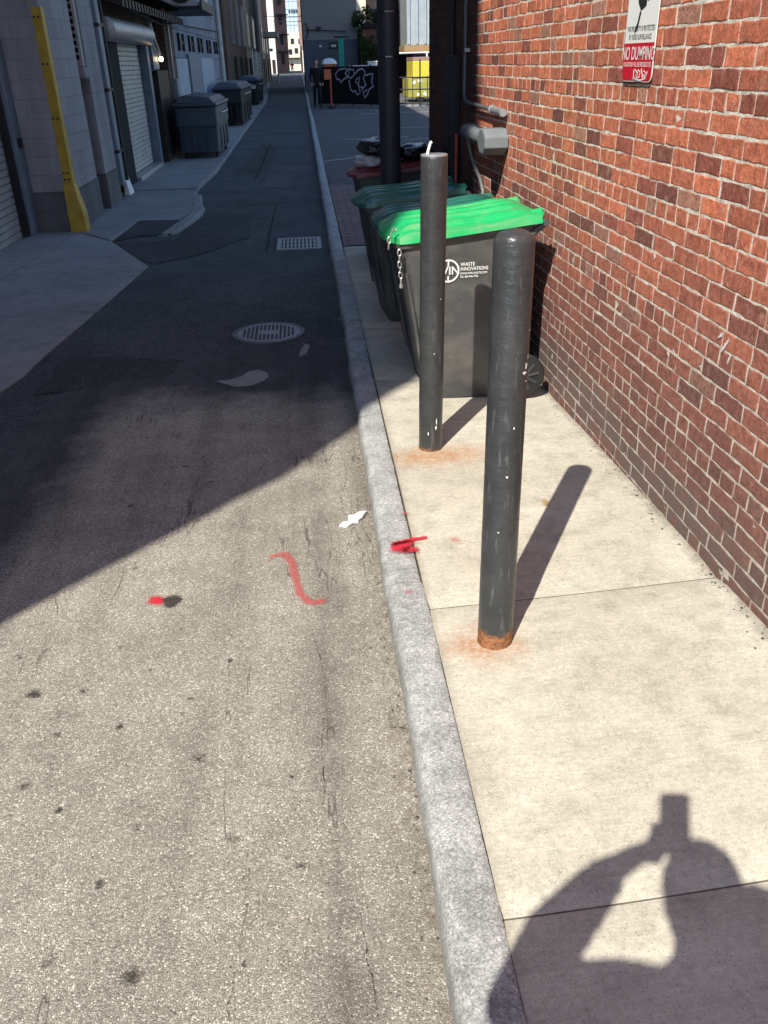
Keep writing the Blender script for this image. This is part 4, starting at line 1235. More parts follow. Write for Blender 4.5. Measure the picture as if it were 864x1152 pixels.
# second pier and louvre between them
b = MB(); b.box(LX + .002, -2.75, 12.65, 13.45, .42, 14.5); part(b, 'pier', M['block_grey'], ga)
b = MB(); b.box(LX + .002, -2.74, 12.645, 13.46, -.1, .42); part(b, 'pier_base', M['block_base'], ga)
b = MB(); b.box(-3.12, -2.775, 12.56, 12.64, 1.72, 3.0); vf = part(b, 'louvre_vent', M['slat_light'], ga)
b = MB()
for i in range(14): b.box(-3.08, -2.81, 12.545, 12.558, 1.80 + i * .08, 1.80 + i * .08 + .05)
part(b, 'slot', M['iron_dark'], vf)
b = MB(); b.box(-3.14, -2.74, 12.42, 12.64, 1.58, 1.71); part(b, 'sill', M['block_grey'], vf, bevel=.01)
b = MB(); b.box(LX - 12, -2.6, -1.3, 14.0, 14.5, 14.7); part(b, 'parapet', M['beige_stucco'], ga)
# downspout
t = thing('downspout', 'blue grey downspout and cable bundle beside the second grey pier', 'downspout', (-2.72, 13.6, 0))
b = MB(); b.box(-2.90, -2.70, 13.50, 13.72, .15, 6); part(b, 'pipe', M['steel_blue'], t, bevel=.02)
b = MB(); b.tube([(-2.70, 13.80, .2), (-2.71, 13.82, 2), (-2.70, 13.8, 6)], .03, 8); part(b, 'cable', M['black_metal'], t, smooth=True)
b = MB()
for z in (.6, 1.4, 2.2): b.box(-2.91, -2.69, 13.49, 13.88, z, z + .04)
part(b, 'strap', M['black_metal'], t)
b = MB(); b.hexa([(-2.78, 13.9, -.03), (-2.70, 13.9, -.03), (-2.70, 14.25, -.03), (-2.78, 14.25, -.03)], [(-2.80, 13.95, .30), (-2.77, 13.95, .30), (-2.77, 14.2, .30), (-2.80, 14.2, .30)])
tag(b.build('board', M['sign_white']), 'small pale board leaning against the foot of the downspout', 'board')

# dark brick building with the small roller door
db = thing('loading_building', 'dark brick building with drum housed roller door and rusty awning', 'building', (-3, 17, 0))
b = MB(); b.box(-14, -3.0, 14.02, 21.5, -.1, 14.5); part(b, 'wall', M['brick_dark'], db)
b = MB(); b.box(-2.998, -2.86, 14.3, 15.5, -.05, 2.1); part(b, 'door_jamb', M['iron_dark'], db)
b = MB()
z = .06
while z < 2.05:
    b.hexa([(-2.96, 15.6, z), (-2.948, 15.6, z + .012), (-2.948, 17.9, z + .012), (-2.96, 17.9, z)], [(-2.96, 15.6, z + .07), (-2.948, 15.6, z + .062), (-2.948, 17.9, z + .062), (-2.96, 17.9, z + .07)])
    z += .072
rd = part(b, 'roller_door', M['slat_light'], db)
b = MB(); b.box(-2.998, -2.78, 15.5, 18.0, -.1, .05); part(b, 'sill', M['galv'], rd, bevel=.01)
b = MB(); b.tube([(-2.80, 14.35, 2.20), (-2.80, 14.36, 2.20), (-2.80, 18.2, 2.20), (-2.80, 18.21, 2.20)], [.14, .165, .165, .14], 20); part(b, 'drum_housing', M['galv'], rd, smooth=True)
b = MB(); b.box(-2.999, -2.80, 18.0, 18.25, -.05, 2.05); part(b, 'guide_rail', M['steel_blue'], rd)
b = MB(); b.box(-2.999, -2.74, 18.6, 20.1, -.05, 1.62); part(b, 'dark_door', M['dark_panel'], db)
b = MB(); b.box(-2.999, -2.76, 18.4, 19.1, 1.64, 2.15); part(b, 'meter_box', M['steel_blue'], db, bevel=.01)
b = MB(); b.box(-2.999, -2.72, 20.1, 21.48, -.1, 3.3); part(b, 'pier', M['brick_dark'], db)
b = MB()
for i in range(26):
    y = 14.2 + i * .28
    b.hexa([(-2.99, y, 2.62), (-2.45, y, 2.46), (-2.45, y + .14, 2.46), (-2.99, y + .14, 2.62)], [(-2.99, y, 2.74), (-2.45, y, 2.58), (-2.45, y + .14, 2.58), (-2.99, y + .14, 2.74)])
b.box(-2.99, -2.42, 14.15, 21.5, 2.75, 2.80)
part(b, 'awning', M['dark_panel'], db)
t = thing('wall_lamp', 'small lit lamp at the end of a pale conduit by the dark door', 'lamp', (-2.70, 18.9, 1.8))
b = MB(); b.tube([(-2.70, 18.1, 2.42), (-2.70, 18.45, 2.15), (-2.70, 18.9, 1.90)], .035, 8); part(b, 'conduit', M['slat_light'], t, smooth=True)
b = MB(); bmesh.ops.create_icosphere(b.bm, subdivisions=2, radius=.045, matrix=Matrix.Translation((-2.69, 18.95, 1.82))); part(b, 'bulb', M['lamp'], t, smooth=True)
b = MB(); b.lathe([(.055, -.03), (.055, .02), (.03, .03)], (-2.69, 18.95, 1.89)); part(b, 'socket', M['black_metal'], t)
t = thing('air_conditioner', 'dark metal air conditioner rack hung high above the pavement', 'air conditioner', (-2.4, 22, 2.7))
b = MB(); b.box(-2.86, -1.95, 20.6, 23.4, 2.72, 2.78); b.box(-1.99, -1.95, 20.6, 23.4, 2.78, 2.9); part(b, 'bracket', M['black_metal'], t)
for y in (20.9, 22.3):
    b = MB(); b.box(-2.8, -2.05, y, y + .95, 2.785, 3.5); u = part(b, 'unit', M['slat_light'], t, bevel=.02)
    b = MB(); b.lathe([(.3, -.012), (.3, .0)], (-2.4, y - .002, 3.15), 'y', 20); part(b, 'fan_grille', M['black_metal'], u)

t = thing('junction_box', 'grey junction box with a conduit on the dark brick pier', 'junction box', (-2.72, 20.5, 1.2))
b = MB(); b.box(-2.719, -2.62, 20.35, 20.7, 1.05, 1.45); part(b, 'box', M['steel_blue'], t, bevel=.01)
b = MB(); b.tube([(-2.69, 20.5, 1.45), (-2.69, 20.5, 2.6)], .02, 8); part(b, 'conduit', M['galv'], t, smooth=True)
t = thing('gas_meter', 'small grey gas meter and riser low on the blue block wall', 'gas meter', (-2.85, 25.0, .5))
b = MB(); b.box(-2.90, -2.70, 24.92, 25.08, .45, .75); part(b, 'meter', M['galv'], t, bevel=.03)
b = MB(); b.tube([(-2.80, 25.0, -.05), (-2.80, 25.0, .45)], .025, 8); part(b, 'riser', M['pipe_dark'], t, smooth=True)
t = thing('overhead_cable', 'black cable sagging along the top of the left walls', 'cable', (-2.66, 20, 2.5))
b = MB(); b.tube([(-2.70, 13.9, 2.62), (-2.62, 16, 2.50), (-2.60, 19, 2.40), (-2.68, 21.6, 2.52), (-2.86, 27, 2.62), (-2.86, 36, 2.75)], .016, 6); part(b, 'cable', M['black_metal'], t, smooth=True)
# blue block building
bl = thing('blue_block_building', 'blue grey block building with boarded panels and a row of black wall anchors', 'building', (-2.9, 30, 0))
b = MB(); b.box(-14, -2.92, 21.52, 38, -.1, 14.5); part(b, 'wall', M['block_blue'], bl)
for (y0, y1, z1) in [(22.2, 24.9, 1.85), (28.4, 32.2, 1.88)]:
    b = MB(); b.box(-2.918, -2.87, y0, y1, .1, z1); part(b, 'boarded_panel', M['board_blue'], bl, bevel=.01)
b = MB(); b.box(-2.918, -2.84, 25.1, 27.9, -.05, 1.95); f = part(b, 'door', M['steel_blue'], bl)
b = MB(); b.box(-2.839, -2.82, 26.9, 27.0, .9, 1.0); part(b, 'handle', M['galv'], f)
for y in (24.2, 26.4, 28.8, 31.4, 34.0):
    b = MB()
    b.box(-2.915, -2.88, y - .38, y + .38, 2.16, 2.24); b.box(-2.915, -2.86, y - .50, y - .38, 2.02, 2.40); b.box(-2.915, -2.86, y + .38, y + .50, 2.02, 2.40)
    part(b, 'wall_anchor', M['black_metal'], bl)
b = MB(); b.tube([(-2.84, 35.5, -.05), (-2.84, 35.5, 8)], .09, 10); part(b, 'drainpipe', M['slat_light'], bl, smooth=True)
b = MB(); b.box(-2.918, -2.70, 36.4, 37.9, -.1, 14.4); part(b, 'pier', M['brick_dark'], bl)

# brick, beige and brown buildings beyond
for nm, lab, y0, y1, X, hh, mt in [('brick_building', 'dull red brick building past the blue block wall on the left', 38.02, 55, -2.95, 22, 'brick_dark'),
                                   ('stucco_building', 'pale beige stucco building halfway down the left of the alley', 55.02, 84, -3.0, 24, 'beige_stucco'),
                                   ('brown_building', 'brown building with entrance canopy far down the left of the alley', 84.02, 112, -3.35, 12, 'brick_red')]:
    t = thing(nm, lab, 'building', (X, y0, 0))
    b = MB(); b.box(-15, X, y0, y1, -.1, hh); part(b, 'wall', M[mt], t)
    n = 4
    for i in range(n):
        ya = y0 + (y1 - y0) * (i + .25) / n; yb2 = y0 + (y1 - y0) * (i + .6) / n
        b = MB(); b.box(X - .02, X + .06, ya, yb2, 2.5, 4.4); f = part(b, 'window', M['steel_blue'], t)
        b = MB(); b.box(X + .0605, X + .07, ya + .12, yb2 - .12, 2.62, 4.28); part(b, 'pane', M['glass_dark'], f)
        b = MB(); b.box(X, X + .12, ya + (yb2 - ya) * .2, ya + (yb2 - ya) * .8, -.05, 2.0); part(b, 'door', M['dark_panel'], t)
    if nm == 'brown_building':
        b = MB(); b.box(X, X + 1.6, 84.5, 90, 3.7, 4.1); b.tube([(X + 1.4, 85, 0), (X + 1.4, 85, 3.7)], .07, 8); part(b, 'canopy', M['beige_stucco'], t)
    if nm == 'stucco_building':
        b = MB(); b.tube([(X + .12, 70, 0), (X + .12, 70, 10)], .1, 8); part(b, 'drainpipe', M['galv'], t, smooth=True)
t = thing('brown_building', 'low dark brown building at the shaded end of the alley on the left', 'building', (-4.6, 125, 0))
b = MB(); b.hexa([(-16, 112.02, -.1), (-3.6, 112.02, -.1), (-4.55, 140, -.1), (-16, 140, -.1)], [(-16, 112.02, 13), (-3.6, 112.02, 13), (-4.55, 140, 13), (-16, 140, 13)]); part(b, 'wall', M['brown_stucco'], t)
b = MB(); b.box(-4.0, -3.3, 120, 124, 3, 3.3); part(b, 'canopy', M['beige_stucco'], t)

# chain-link fence on the left
t = thing('chain_link_fence', 'thin chain link fence panel standing past the third dumpster', 'fence', (-2.5, 50, 0))
b = MB()
for y in (48.5, 53, 57.5, 62): b.tube([(-2.35, y, 0), (-2.35, y, 2.3)], .035, 6)
part(b, 'post', M['galv'], t)
b = MB()
for i in range(46):
    for s in (1, -1):
        y = 48.5 + i * .3; y2 = y + s * 2.2
        b.tube([(-2.35, y, .02), (-2.35, max(48.5, min(62.1, y2)), 2.25)], .006, 4)
part(b, 'wire_mesh', M['galv'], t)

# dumpsters
def dumpster(name, label, x0, x1, y0, y1, h, mat, lidm, ang):
    cx, cy = (x0 + x1) / 2, (y0 + y1) / 2
    t = thing(name, label, 'dumpster', (cx, cy, -.02), ang, 'wheeled dumpsters along the left wall', world=False)
    w_, d_ = (x1 - x0) / 2, (y1 - y0) / 2
    b = MB()
    b.loft([rr(-w_ * .93, w_ * .93, -d_ * .93, d_ * .93, .13, .05), rr(-w_ * .96, w_ * .96, -d_ * .96, d_ * .96, h * .55, .05), rr(-w_, w_, -d_, d_, h * .56, .05), rr(-w_, w_, -d_, d_, h * .86, .05)])
    bd = part(b, 'body', mat, t, smooth=True)
    b = MB()
    for k in (-.55, -.18, .18, .55): b.box(w_ * k - .02, w_ * k + .02, -d_ * .985, -d_ * .93, .16, h * .5)
    for k in (-.5, 0, .5): b.box(w_ * .93, w_ * 1.0, d_ * k - .03, d_ * k + .03, .16, h * .5)
    part(b, 'rib', mat, bd)
    b = MB()
    b.hexa([(-w_ - .04, -d_ - .05, h * .87), (w_ + .04, -d_ - .05, h * .87), (w_ + .04, d_ + .05, h * .87), (-w_ - .04, d_ + .05, h * .87)], [(-w_ - .03, -d_ - .04, h * .93), (w_ + .03, -d_ - .04, h * .93), (w_ + .03, d_ + .04, h * .93), (-w_ - .03, d_ + .04, h * .93)])
    b.hexa([(-w_, -d_, h * .93), (w_ * .95, -d_, h * .93), (w_ * .95, d_, h * .93), (-w_, d_, h * .93)], [(-w_ * .6, -d_ * .9, h * 1.06), (w_ * .7, -d_ * .9, h * 1.02), (w_ * .7, d_ * .9, h * 1.02), (-w_ * .6, d_ * .9, h * 1.06)])
    part(b, 'lid', lidm, t, bevel=.03)
    for sx in (-1, 1):
        for sy in (-1, 1):
            b = MB(); b.lathe([(.05, -.025), (.075, -.02), (.075, .02), (.05, .025)], (sx * w_ * .75, sy * d_ * .75, .08), 'x', 14)
            b.box(sx * w_ * .75 - .035, sx * w_ * .75 + .035, sy * d_ * .75 - .02, sy * d_ * .75 + .02, .08, .14); part(b, 'wheel', M['rubber'], t)
    b = MB(); b.tube([(w_ + .01, -d_ * .5, h * .75), (w_ + .06, -d_ * .45, h * .75), (w_ + .06, d_ * .45, h * .75), (w_ + .01, d_ * .5, h * .75)], .016, 8); part(b, 'handle', M['galv'], t)
    return t
dumpster('dumpster', 'nearest slate blue wheeled dumpster by the dark brown door', -2.56, -1.72, 19.0, 21.5, 1.12, M['dumpster'], M['dumpster_lid'], R(-1))
dumpster('dumpster', 'middle black dumpster with grey lid in front of the boarded panels', -2.66, -1.80, 29.0, 33.6, 1.17, M['dumpster_dark'], M['dumpster_lid'], R(-1))
d3 = dumpster('dumpster', 'farthest small black dumpster beside the chain link fence', -2.80, -1.92, 43.5, 47, 1.16, M['dumpster_dark'], M['dumpster'], R(-2))
b = MB(); b.box(-.35, .35, -1.775, -1.768, .70, .86); b.build('notice', M['slat_light'], d3)

# ------------------------------------------------------------------ end of the alley
t = thing('white_building', 'sunlit white wall at the far end of the alley on the left', 'building', (-4.4, 172, 0))
b = MB(); b.box(-16, -4.05, 172, 178, -.1, 26); part(b, 'wall', M['white_wall'], t)
b = MB(); b.box(-4.9, -4.3, 171.95, 171.99, 0, 2.2); part(b, 'door', M['dark_panel'], t)
t = thing('pink_brick_building', 'sunlit pink brick building behind the white wall at the alley end', 'building', (-3, 182, 0))
b = MB(); b.box(-16, -2.05, 182, 194, -.1, 30); part(b, 'wall', M['brick_pink'], t)
for i in range(5):
    b = MB(); b.box(-3.4, -2.75, 181.9, 181.99, 1.5 + i * 3.2, 3.3 + i * 3.2); part(b, 'window', M['glass_dark'], t)
b = MB()
for z in (3.4, 6.2, 9.4): b.box(-3.9, -1.6, 181.2, 181.9, z, z + .18)
part(b, 'balcony', M['black_metal'], t)
t = thing('glass_tower', 'pale blue glazed office tower far beyond the alley', 'building', (0, 300, 0))
b = MB(); b.box(-6, 4, 300, 320, 5, 44); part(b, 'wall', M['glass_blue'], t)
b = MB()
for z in (7.5, 9.6, 11.7, 13.8, 15.9, 18, 20.1): b.box(-3.2, 1.4, 299.9, 299.98, z, z + .35)
for x in (-2.2, -1.0, .2, 1.4): b.box(x - .12, x + .12, 299.88, 299.985, 5.5, 22)
part(b, 'window_band', M['board_blue'], t)
b = MB()
for x in (-2.4, -1.6, -.9, -.2, .5): b.box(x, x + .5, 299.8, 299.87, 15.0, 15.9)
part(b, 'dark_window', M['glass_dark'], t)
t = thing('cream_building', 'low sunlit cream building straight ahead at the alley end', 'building', (-.5, 230, 0))
b = MB(); b.box(-9, 5, 230, 250, -.1, 8); part(b, 'wall', M['cream_wall'], t)
b = MB()
for (x, z) in [(-2.4, 3.4), (-1.0, 3.6), (.2, 2.8), (-1.8, 5.6), (.0, 5.5)]: b.box(x, x + .8, 229.9, 229.98, z, z + 1.1)
part(b, 'window', M['glass_dark'], t)
b = MB(); b.box(-3.2, 1.2, 229, 229.9, 2.4, 2.7); part(b, 'awning', M['dark_panel'], t)
t = thing('pink_building', 'narrow sunlit pinkish wall at the right of the alley mouth', 'building', (.9, 178, 0))
b = MB(); b.box(.25, 9, 178, 184, -.1, 24); part(b, 'wall', M['brick_pink'], t)
b = MB(); b.box(.62, .95, 177.9, 177.98, 0, 3.6); part(b, 'door', M['white_wall'], t)
b = MB(); b.box(.27, .5, 177.9, 177.98, 0, 4.4); part(b, 'shutter', M['dark_panel'], t)
for nm, y0, y1 in (('overhead_cable', 95, 95.5), ('overhead_cable', 150, 150)):
    z = 5.6 if y0 < 100 else 7.2
    b = MB(); b.tube([(-4.4, y0, z + .2), (-1.5, y0, z), (.4, y1, z + .05), (2.6, y1, z + .3)], .03 if y0 < 100 else .05, 6)
    tag(b.build(nm, M['black_metal']), 'thin overhead cable across the alley ' + ('before the grey wall' if y0 < 100 else 'near its far mouth'), 'cable')

# ------------------------------------------------------------------ beyond the parking lot
t = thing('grey_building', 'tall windowless grey building with bluish base beyond the parking lot', 'building', (2, 60, 0))
b = MB(); b.box(.33, 3.68, 60, 78, 2.9, 16); part(b, 'wall', M['grey_wall'], t)
b = MB(); b.box(.33, 3.68, 59.99, 78, -.1, 2.9); part(b, 'base_wall', M['blue_wall'], t)
b = MB(); b.tube([(.5, 59.9, 3.45), (1.6, 59.9, 3.4), (3.0, 59.9, 3.3)], .03, 6); part(b, 'cable', M['black_metal'], t)
b = MB()
ringp = [(.42 + .22 * math.cos(a), 59.9, 3.4 + .42 * math.sin(a)) for a in [R(-80 + i * 20) for i in range(9)]]
b.tube(ringp, .03, 6); part(b, 'bracket', M['black_metal'], t)
b = MB(); b.obox((1.3, 59.9, 3.55), (.3, .12, .1), Matrix.Identity(3)); part(b, 'lamp_head', M['black_metal'], t)
b = MB(); b.obox((1.36, 59.95, 2.55), (.14, .06, .1), Matrix.Identity(3)); part(b, 'notice', M['sign_white'], t)
t = thing('brick_building', 'brown brick building with planted roof terrace right of the grey wall', 'building', (6, 62, 0))
b = MB(); b.box(3.9, 12, 62, 76, -.1, 3.55); part(b, 'wall', M['brick_red'], t)
b = MB(); b.box(4.0, 12, 61.9, 62.0, 3.55, 3.75); part(b, 'parapet', M['black_metal'], t)
b = MB()
for x in (4.7, 5.0, 5.3, 5.6, 5.9, 6.2): b.box(x, x + .2, 61.94, 61.995, 2.95, 3.1)
part(b, 'lettering_strip', M['dark_panel'], t)
b = MB(); b.box(4.1, 4.35, 61.9, 61.99, 2.7, 3.2); b.hexa([(5.9, 61.9, 1.2), (6.1, 61.9, 1.2), (6.1, 61.99, 1.2), (5.9, 61.99, 1.2)], [(6.15, 61.9, 2.5), (6.3, 61.9, 2.5), (6.3, 61.99, 2.5), (6.15, 61.99, 2.5)]); part(b, 'pipe', M['brick_peach'], t)
t = thing('peach_building', 'sunlit peach brick apartment building high behind the terrace', 'building', (7, 95, 0))
b = MB(); b.box(6.9, 16, 95, 108, -.1, 24); part(b, 'wall', M['brick_peach'], t)
for x in (7.25, 9, 11):
    for z in (4.6, 8): 
        b = MB(); b.box(x, x + .6, 94.9, 94.98, z, z + 1.5); part(b, 'window', M['glass_dark'], t)
t = thing('cream_building', 'narrow sunlit cream gable showing behind the terrace plants', 'building', (5.5, 90, 0))
b = MB(); b.box(4.6, 6.4, 90, 94, -.1, 20); part(b, 'wall', M['cream_wall'], t)
b = MB(); b.box(5.0, 5.5, 89.9, 89.98, 4.2, 5.2); part(b, 'window', M['glass_dark'], t)

def leaves(b, c, rad, n, s):
    for _ in range(n):
        while True:
            p = Vector((rnd(-1, 1), rnd(-1, 1), rnd(-1, 1)))
            if p.length < 1 and p.length > .25: break
        k = 1 + .35 * noise.noise(p * 2 + Vector(c))
        q = Vector((c[0] + p.x * rad[0] * k, c[1] + p.y * rad[1] * k, c[2] + p.z * rad[2] * k))
        a = Vector((rnd(-1, 1), rnd(-1, 1), rnd(-1, 1))).normalized(); d = a.orthogonal().normalized(); e = a.cross(d)
        ss = s * rnd(.6, 1.3)
        b.face([q - d * ss, q + e * ss * .5, q + d * ss, q - e * ss * .5])
t = thing('shrub', 'dark leafy tree standing in front of the brown brick building', 'tree', (4.2, 57, 0))
b = MB(); b.tube([(4.2, 57, 0), (4.15, 57.05, 1), (4.25, 57, 2)], [.09, .07, .04], 8); b.tube([(4.17, 57, 1.0), (3.9, 57, 1.9)], [.04, .02], 6); b.tube([(4.2, 57, 1.2), (4.7, 57, 2.1)], [.04, .02], 6); part(b, 'trunk', M['bark'], t, smooth=True)
b = MB(); leaves(b, (4.35, 57, 1.9), (.75, .7, .85), 1500, .075); leaves(b, (4.0, 57, 2.6), (.35, .35, .4), 300, .07); part(b, 'crown', M['leaf'], t)
t = thing('creeper', 'dark climbing plant at the corner of the grey wall', 'plant', (3.75, 59, 0))
b = MB(); b.tube([(3.75, 59.5, 0), (3.8, 59.5, 2), (3.75, 59.5, 4)], .04, 6); part(b, 'stem', M['bark'], t)
b = MB(); leaves(b, (3.72, 59.4, 3.9), (.45, .35, .5), 700, .07); leaves(b, (3.85, 59.4, 2.6), (.22, .25, 1.0), 500, .07); part(b, 'foliage', M['leaf'], t)
for i, (x, hh) in enumerate([(4.5, .9), (5.1, .55), (5.7, .7), (6.3, .8), (6.9, .6)]):
    t = thing('terrace_plant', ['spiky dark plant at the left end of the roof terrace', 'low dark plant second from left on the roof terrace', 'dark plant in the middle of the roof terrace row', 'bushy dark plant second from right on the terrace', 'dark plant at the right end of the roof terrace'][i], 'plant', (x, 62.5, 3.55), group='plants on the brick roof terrace')
    b = MB(); b.hexa([(x - .2, 62.3, 3.55), (x + .2, 62.3, 3.55), (x + .2, 62.7, 3.55), (x - .2, 62.7, 3.55)], [(x - .24, 62.26, 3.85), (x + .24, 62.26, 3.85), (x + .24, 62.74, 3.85), (x - .24, 62.74, 3.85)]); part(b, 'planter', M['dark_panel'], t)
    b = MB(); leaves(b, (x, 62.5, 3.85 + hh * .55), (.32, .3, hh * .6), 320, .08); part(b, 'foliage', M['leaf'], t)

# teal post with box
t = thing('teal_post', 'broad teal green post with a dark box on its side behind the fence', 'post', (2.2, 50, 0))
b = MB(); b.box(2.05, 2.33, 49.9, 50.1, 0, 2.87); part(b, 'post', M['teal'], t, bevel=.02)
b = MB(); b.box(1.58, 2.04, 49.85, 50.1, 2.25, 2.58); bx = part(b, 'box', M['black_metal'], t, bevel=.02)
b = MB(); b.box(1.68, 1.94, 49.84, 49.848, 2.36, 2.46); part(b, 'screen', M['slat_light'], bx)
b = MB(); b.box(1.85, 2.6, 49.88, 50.0, 2.76, 2.84); part(b, 'bracket', M['black_metal'], t)

# portable toilet and post
t = thing('portable_toilet', 'orange portable toilet with white domed roof behind the black fence', 'portable toilet', (1.33, 43.2, 0))
b = MB(); b.box(1.05, 1.62, 42.9, 44.0, 0, 1.62); part(b, 'cabin', M['orange'], t, bevel=.03)
b = MB(); rings = []
for k in range(7):
    a = R(k * 15); rings.append(rr(1.335 - .33 * math.cos(a), 1.335 + .33 * math.cos(a), 43.45 - .62 * math.cos(a), 43.45 + .62 * math.cos(a), 1.60 + .24 * math.sin(a), max(.004, .1 * math.cos(a))))
b.loft(rings); part(b, 'roof', M['white_gloss'], t, smooth=True)
b = MB(); b.box(1.15, 1.52, 42.88, 42.9, .1, 1.5); part(b, 'door', M['red_paint'], t)
t = thing('marker_post', 'slim red and orange marker post standing before the fence', 'post', (1.18, 38.3, 0))
b = MB(); b.tube([(1.2, 38.4, 0), (1.2, 38.4, 1.05)], .045, 10); part(b, 'post', M['red_paint'], t)
b = MB(); b.box(.95, 1.24, 38.36, 38.46, 1.05, 1.42); part(b, 'panel', M['orange'], t, bevel=.02)
b = MB(); b.lathe([(.16, 0), (.16, .05), (.07, .09)], (1.2, 38.4, -.005)); part(b, 'base', M['rubber'], t)

# black screened fence with graffiti
f0, f1 = Vector((.72, 41.9, 0)), Vector((3.55, 38.2, 0))
fd = (f1 - f0).normalized(); fn = Vector((fd.y, -fd.x, 0)).normalized()
if fn.y > 0: fn = -fn
t = thing('screened_fence', 'black screened fence with pale graffiti along the parking lot', 'fence', tuple(f0))
b = MB(); P = [f0, f1, f1 - fn * .03, f0 - fn * .03]
b.hexa([p + ud * .06 for p in P], [p + ud * 1.50 for p in P]); part(b, 'screen', M['mesh_black'], t)
b = MB()
for k in range(5): p = f0.lerp(f1, k / 4) - fn * .07; b.tube([p, p + ud * 1.55], .035, 8)
part(b, 'post', M['black_metal'], t)
b = MB()
def FP(u, v): return f0 + fd * (u * (f1 - f0).length) + ud * v + fn * .006
L_ = [[(.30, 1.0), (.28, 1.2), (.33, 1.38), (.43, 1.42), (.48, 1.32), (.46, 1.12), (.38, .98), (.36, .88), (.33, 1.02), (.30, 1.0)],
      [(.42, 1.25), (.47, 1.4), (.54, 1.36), (.55, 1.2), (.50, 1.05), (.45, 1.12), (.42, 1.25)],
      [(.47, 1.0), (.49, .62), (.53, .52), (.55, .6), (.58, .42), (.62, .5), (.60, .8), (.56, .95)],
      [(.56, 1.2), (.6, 1.36), (.66, 1.4), (.70, 1.28), (.67, 1.05), (.70, .8), (.64, .6)],
      [(.70, 1.15), (.76, 1.2), (.80, 1.22), (.78, .95), (.80, .75), (.74, .62), (.72, .45), (.68, .30), (.66, .52), (.72, .62)],
      [(.57, 1.0), (.62, 1.1), (.60, .75), (.66, .7)]]
for pl in L_: b.ribbon([FP(*p) for p in pl], fn, .06, .002)
part(b, 'graffiti', M['graffiti'], t)
# white car behind the fence
t = thing('parked_car', 'white parked car whose roof shows above the black fence', 'car', (3.0, 46.3, 0))
body = [(-.85, .35), (-.9, .62), (-.8, .92), (-.62, 1.0), (.62, 1.0), (.8, .92), (.9, .62), (.85, .35)]
b = MB(); rings = []
for y, s, zz in [(-2.1, .86, .9), (-2.0, .97, .97), (-.9, 1, 1), (1.4, 1, 1.02), (2.0, .96, 1.0), (2.1, .85, .93)]: rings.append([(3.0 + x * s, 46.3 + y, .0 + z_ * zz) for x, z_ in body])
b.loft(rings); cb = part(b, 'body', M['white_gloss'], t, smooth=True)
b = MB(); b.loft([[(3 - .78, 46.3 + a, .98), (3 + .78, 46.3 + a, .98), (3 + .6, 46.3 + c, 1.44), (3 - .6, 46.3 + c, 1.44)] for a, c in ((-1.2, -.7), (1.7, 1.2))]); part(b, 'glasshouse', M['glass_dark'], t, bevel=.06)
b = MB(); b.box(3 - .6, 3 + .6, 45.55, 47.55, 1.441, 1.49); part(b, 'roof', M['white_gloss'], t, bevel=.03)
for sx in (-1, 1):
    for y in (-1.35, 1.35):
        b = MB(); b.lathe([(.2, -.1), (.31, -.09), (.32, 0), (.31, .09), (.2, .1)], (3 + sx * .8, 46.3 + y, .32), 'x', 20); wl = part(b, 'wheel', M['rubber'], t)
        b = MB(); b.lathe([(.19, -.105), (.06, -.11), (.06, .11), (.19, .105)], (3 + sx * .8, 46.3 + y, .32), 'x', 16); part(b, 'rim', M['galv'], wl)
for sx in (-1, 1):
    b = MB(); b.obox((3 + sx * .62, 44.26, .66), (.3, .08, .14), Matrix.Identity(3)); part(b, 'tail_light', M['red_paint'], t)
t = thing('electrical_cabinet', 'small white cabinet at the right end of the black fence', 'cabinet', (3.25, 43.2, 0))
b = MB(); b.box(3.08, 3.50, 43.0, 43.4, 0, 1.62); part(b, 'cabinet', M['white_gloss'], t, bevel=.02)
b = MB(); b.box(3.06, 3.52, 42.97, 43.43, 1.62, 1.67); part(b, 'roof', M['white_gloss'], t)

# railing, clad building and yellow truck right of the pole
t = thing('metal_railing', 'black iron railing on a low kerb right of the dark pole', 'railing', (4, 37.8, 0))
b = MB()
for z in (.12, .62, 1.05): b.tube([(3.6, 38.0, z), (9, 37.4, z)], .028, 6)
for k in range(19): b.tube([(3.6 + .3 * k, 38.0 - .0333 * k, 0), (3.6 + .3 * k, 38.0 - .0333 * k, 1.1 if k % 4 else 1.7)], .016 if k % 4 else .03, 6)
part(b, 'bars', M['black_metal'], t)
b = MB(); b.box(3.6, 9, 37.9, 38.2, -.05, .06); part(b, 'base', M['apron'], t)
t = thing('clad_building', 'pale ribbed metal clad building with tan fascia and white rail', 'building', (8, 50, 0))
b = MB(); b.hexa([(5.66, 50, 2.35), (16, 49, 2.35), (16, 62, 2.35), (5.66, 62, 2.35)], [(5.66, 50, 12), (16, 49, 12), (16, 62, 12), (5.66, 62, 12)]); part(b, 'wall', M['clad'], t)
b = MB()
for k in range(22):
    x = 5.72 + k * .42; b.box(x, x + .09, 49.99 - .0967 * (x - 5.66) - .09, 49.99 - .0967 * (x - 5.66), 2.4, 11.9)
part(b, 'rib', M['board_blue'], t)
b = MB(); b.hexa([(5.5, 49.8, 2.05), (16, 48.8, 2.05), (16, 62, 2.05), (5.5, 62, 2.05)], [(5.5, 49.8, 2.34), (16, 48.8, 2.34), (16, 62, 2.34), (5.5, 62, 2.34)]); part(b, 'fascia', M['tan'], t)
b = MB(); b.tube([(4.6, 48.5, 1.98), (14, 48.3, 2.02)], .045, 6)
for x in (4.7, 6.5, 8.5): b.tube([(x, 48.45, -.1), (x, 48.45, 1.98)], .05, 6)
part(b, 'rail', M['white_gloss'], t)
b = MB(); b.box(6.2, 15, 52, 60, -.1, 2.05); part(b, 'undercroft_wall', M['brown_stucco'], t)
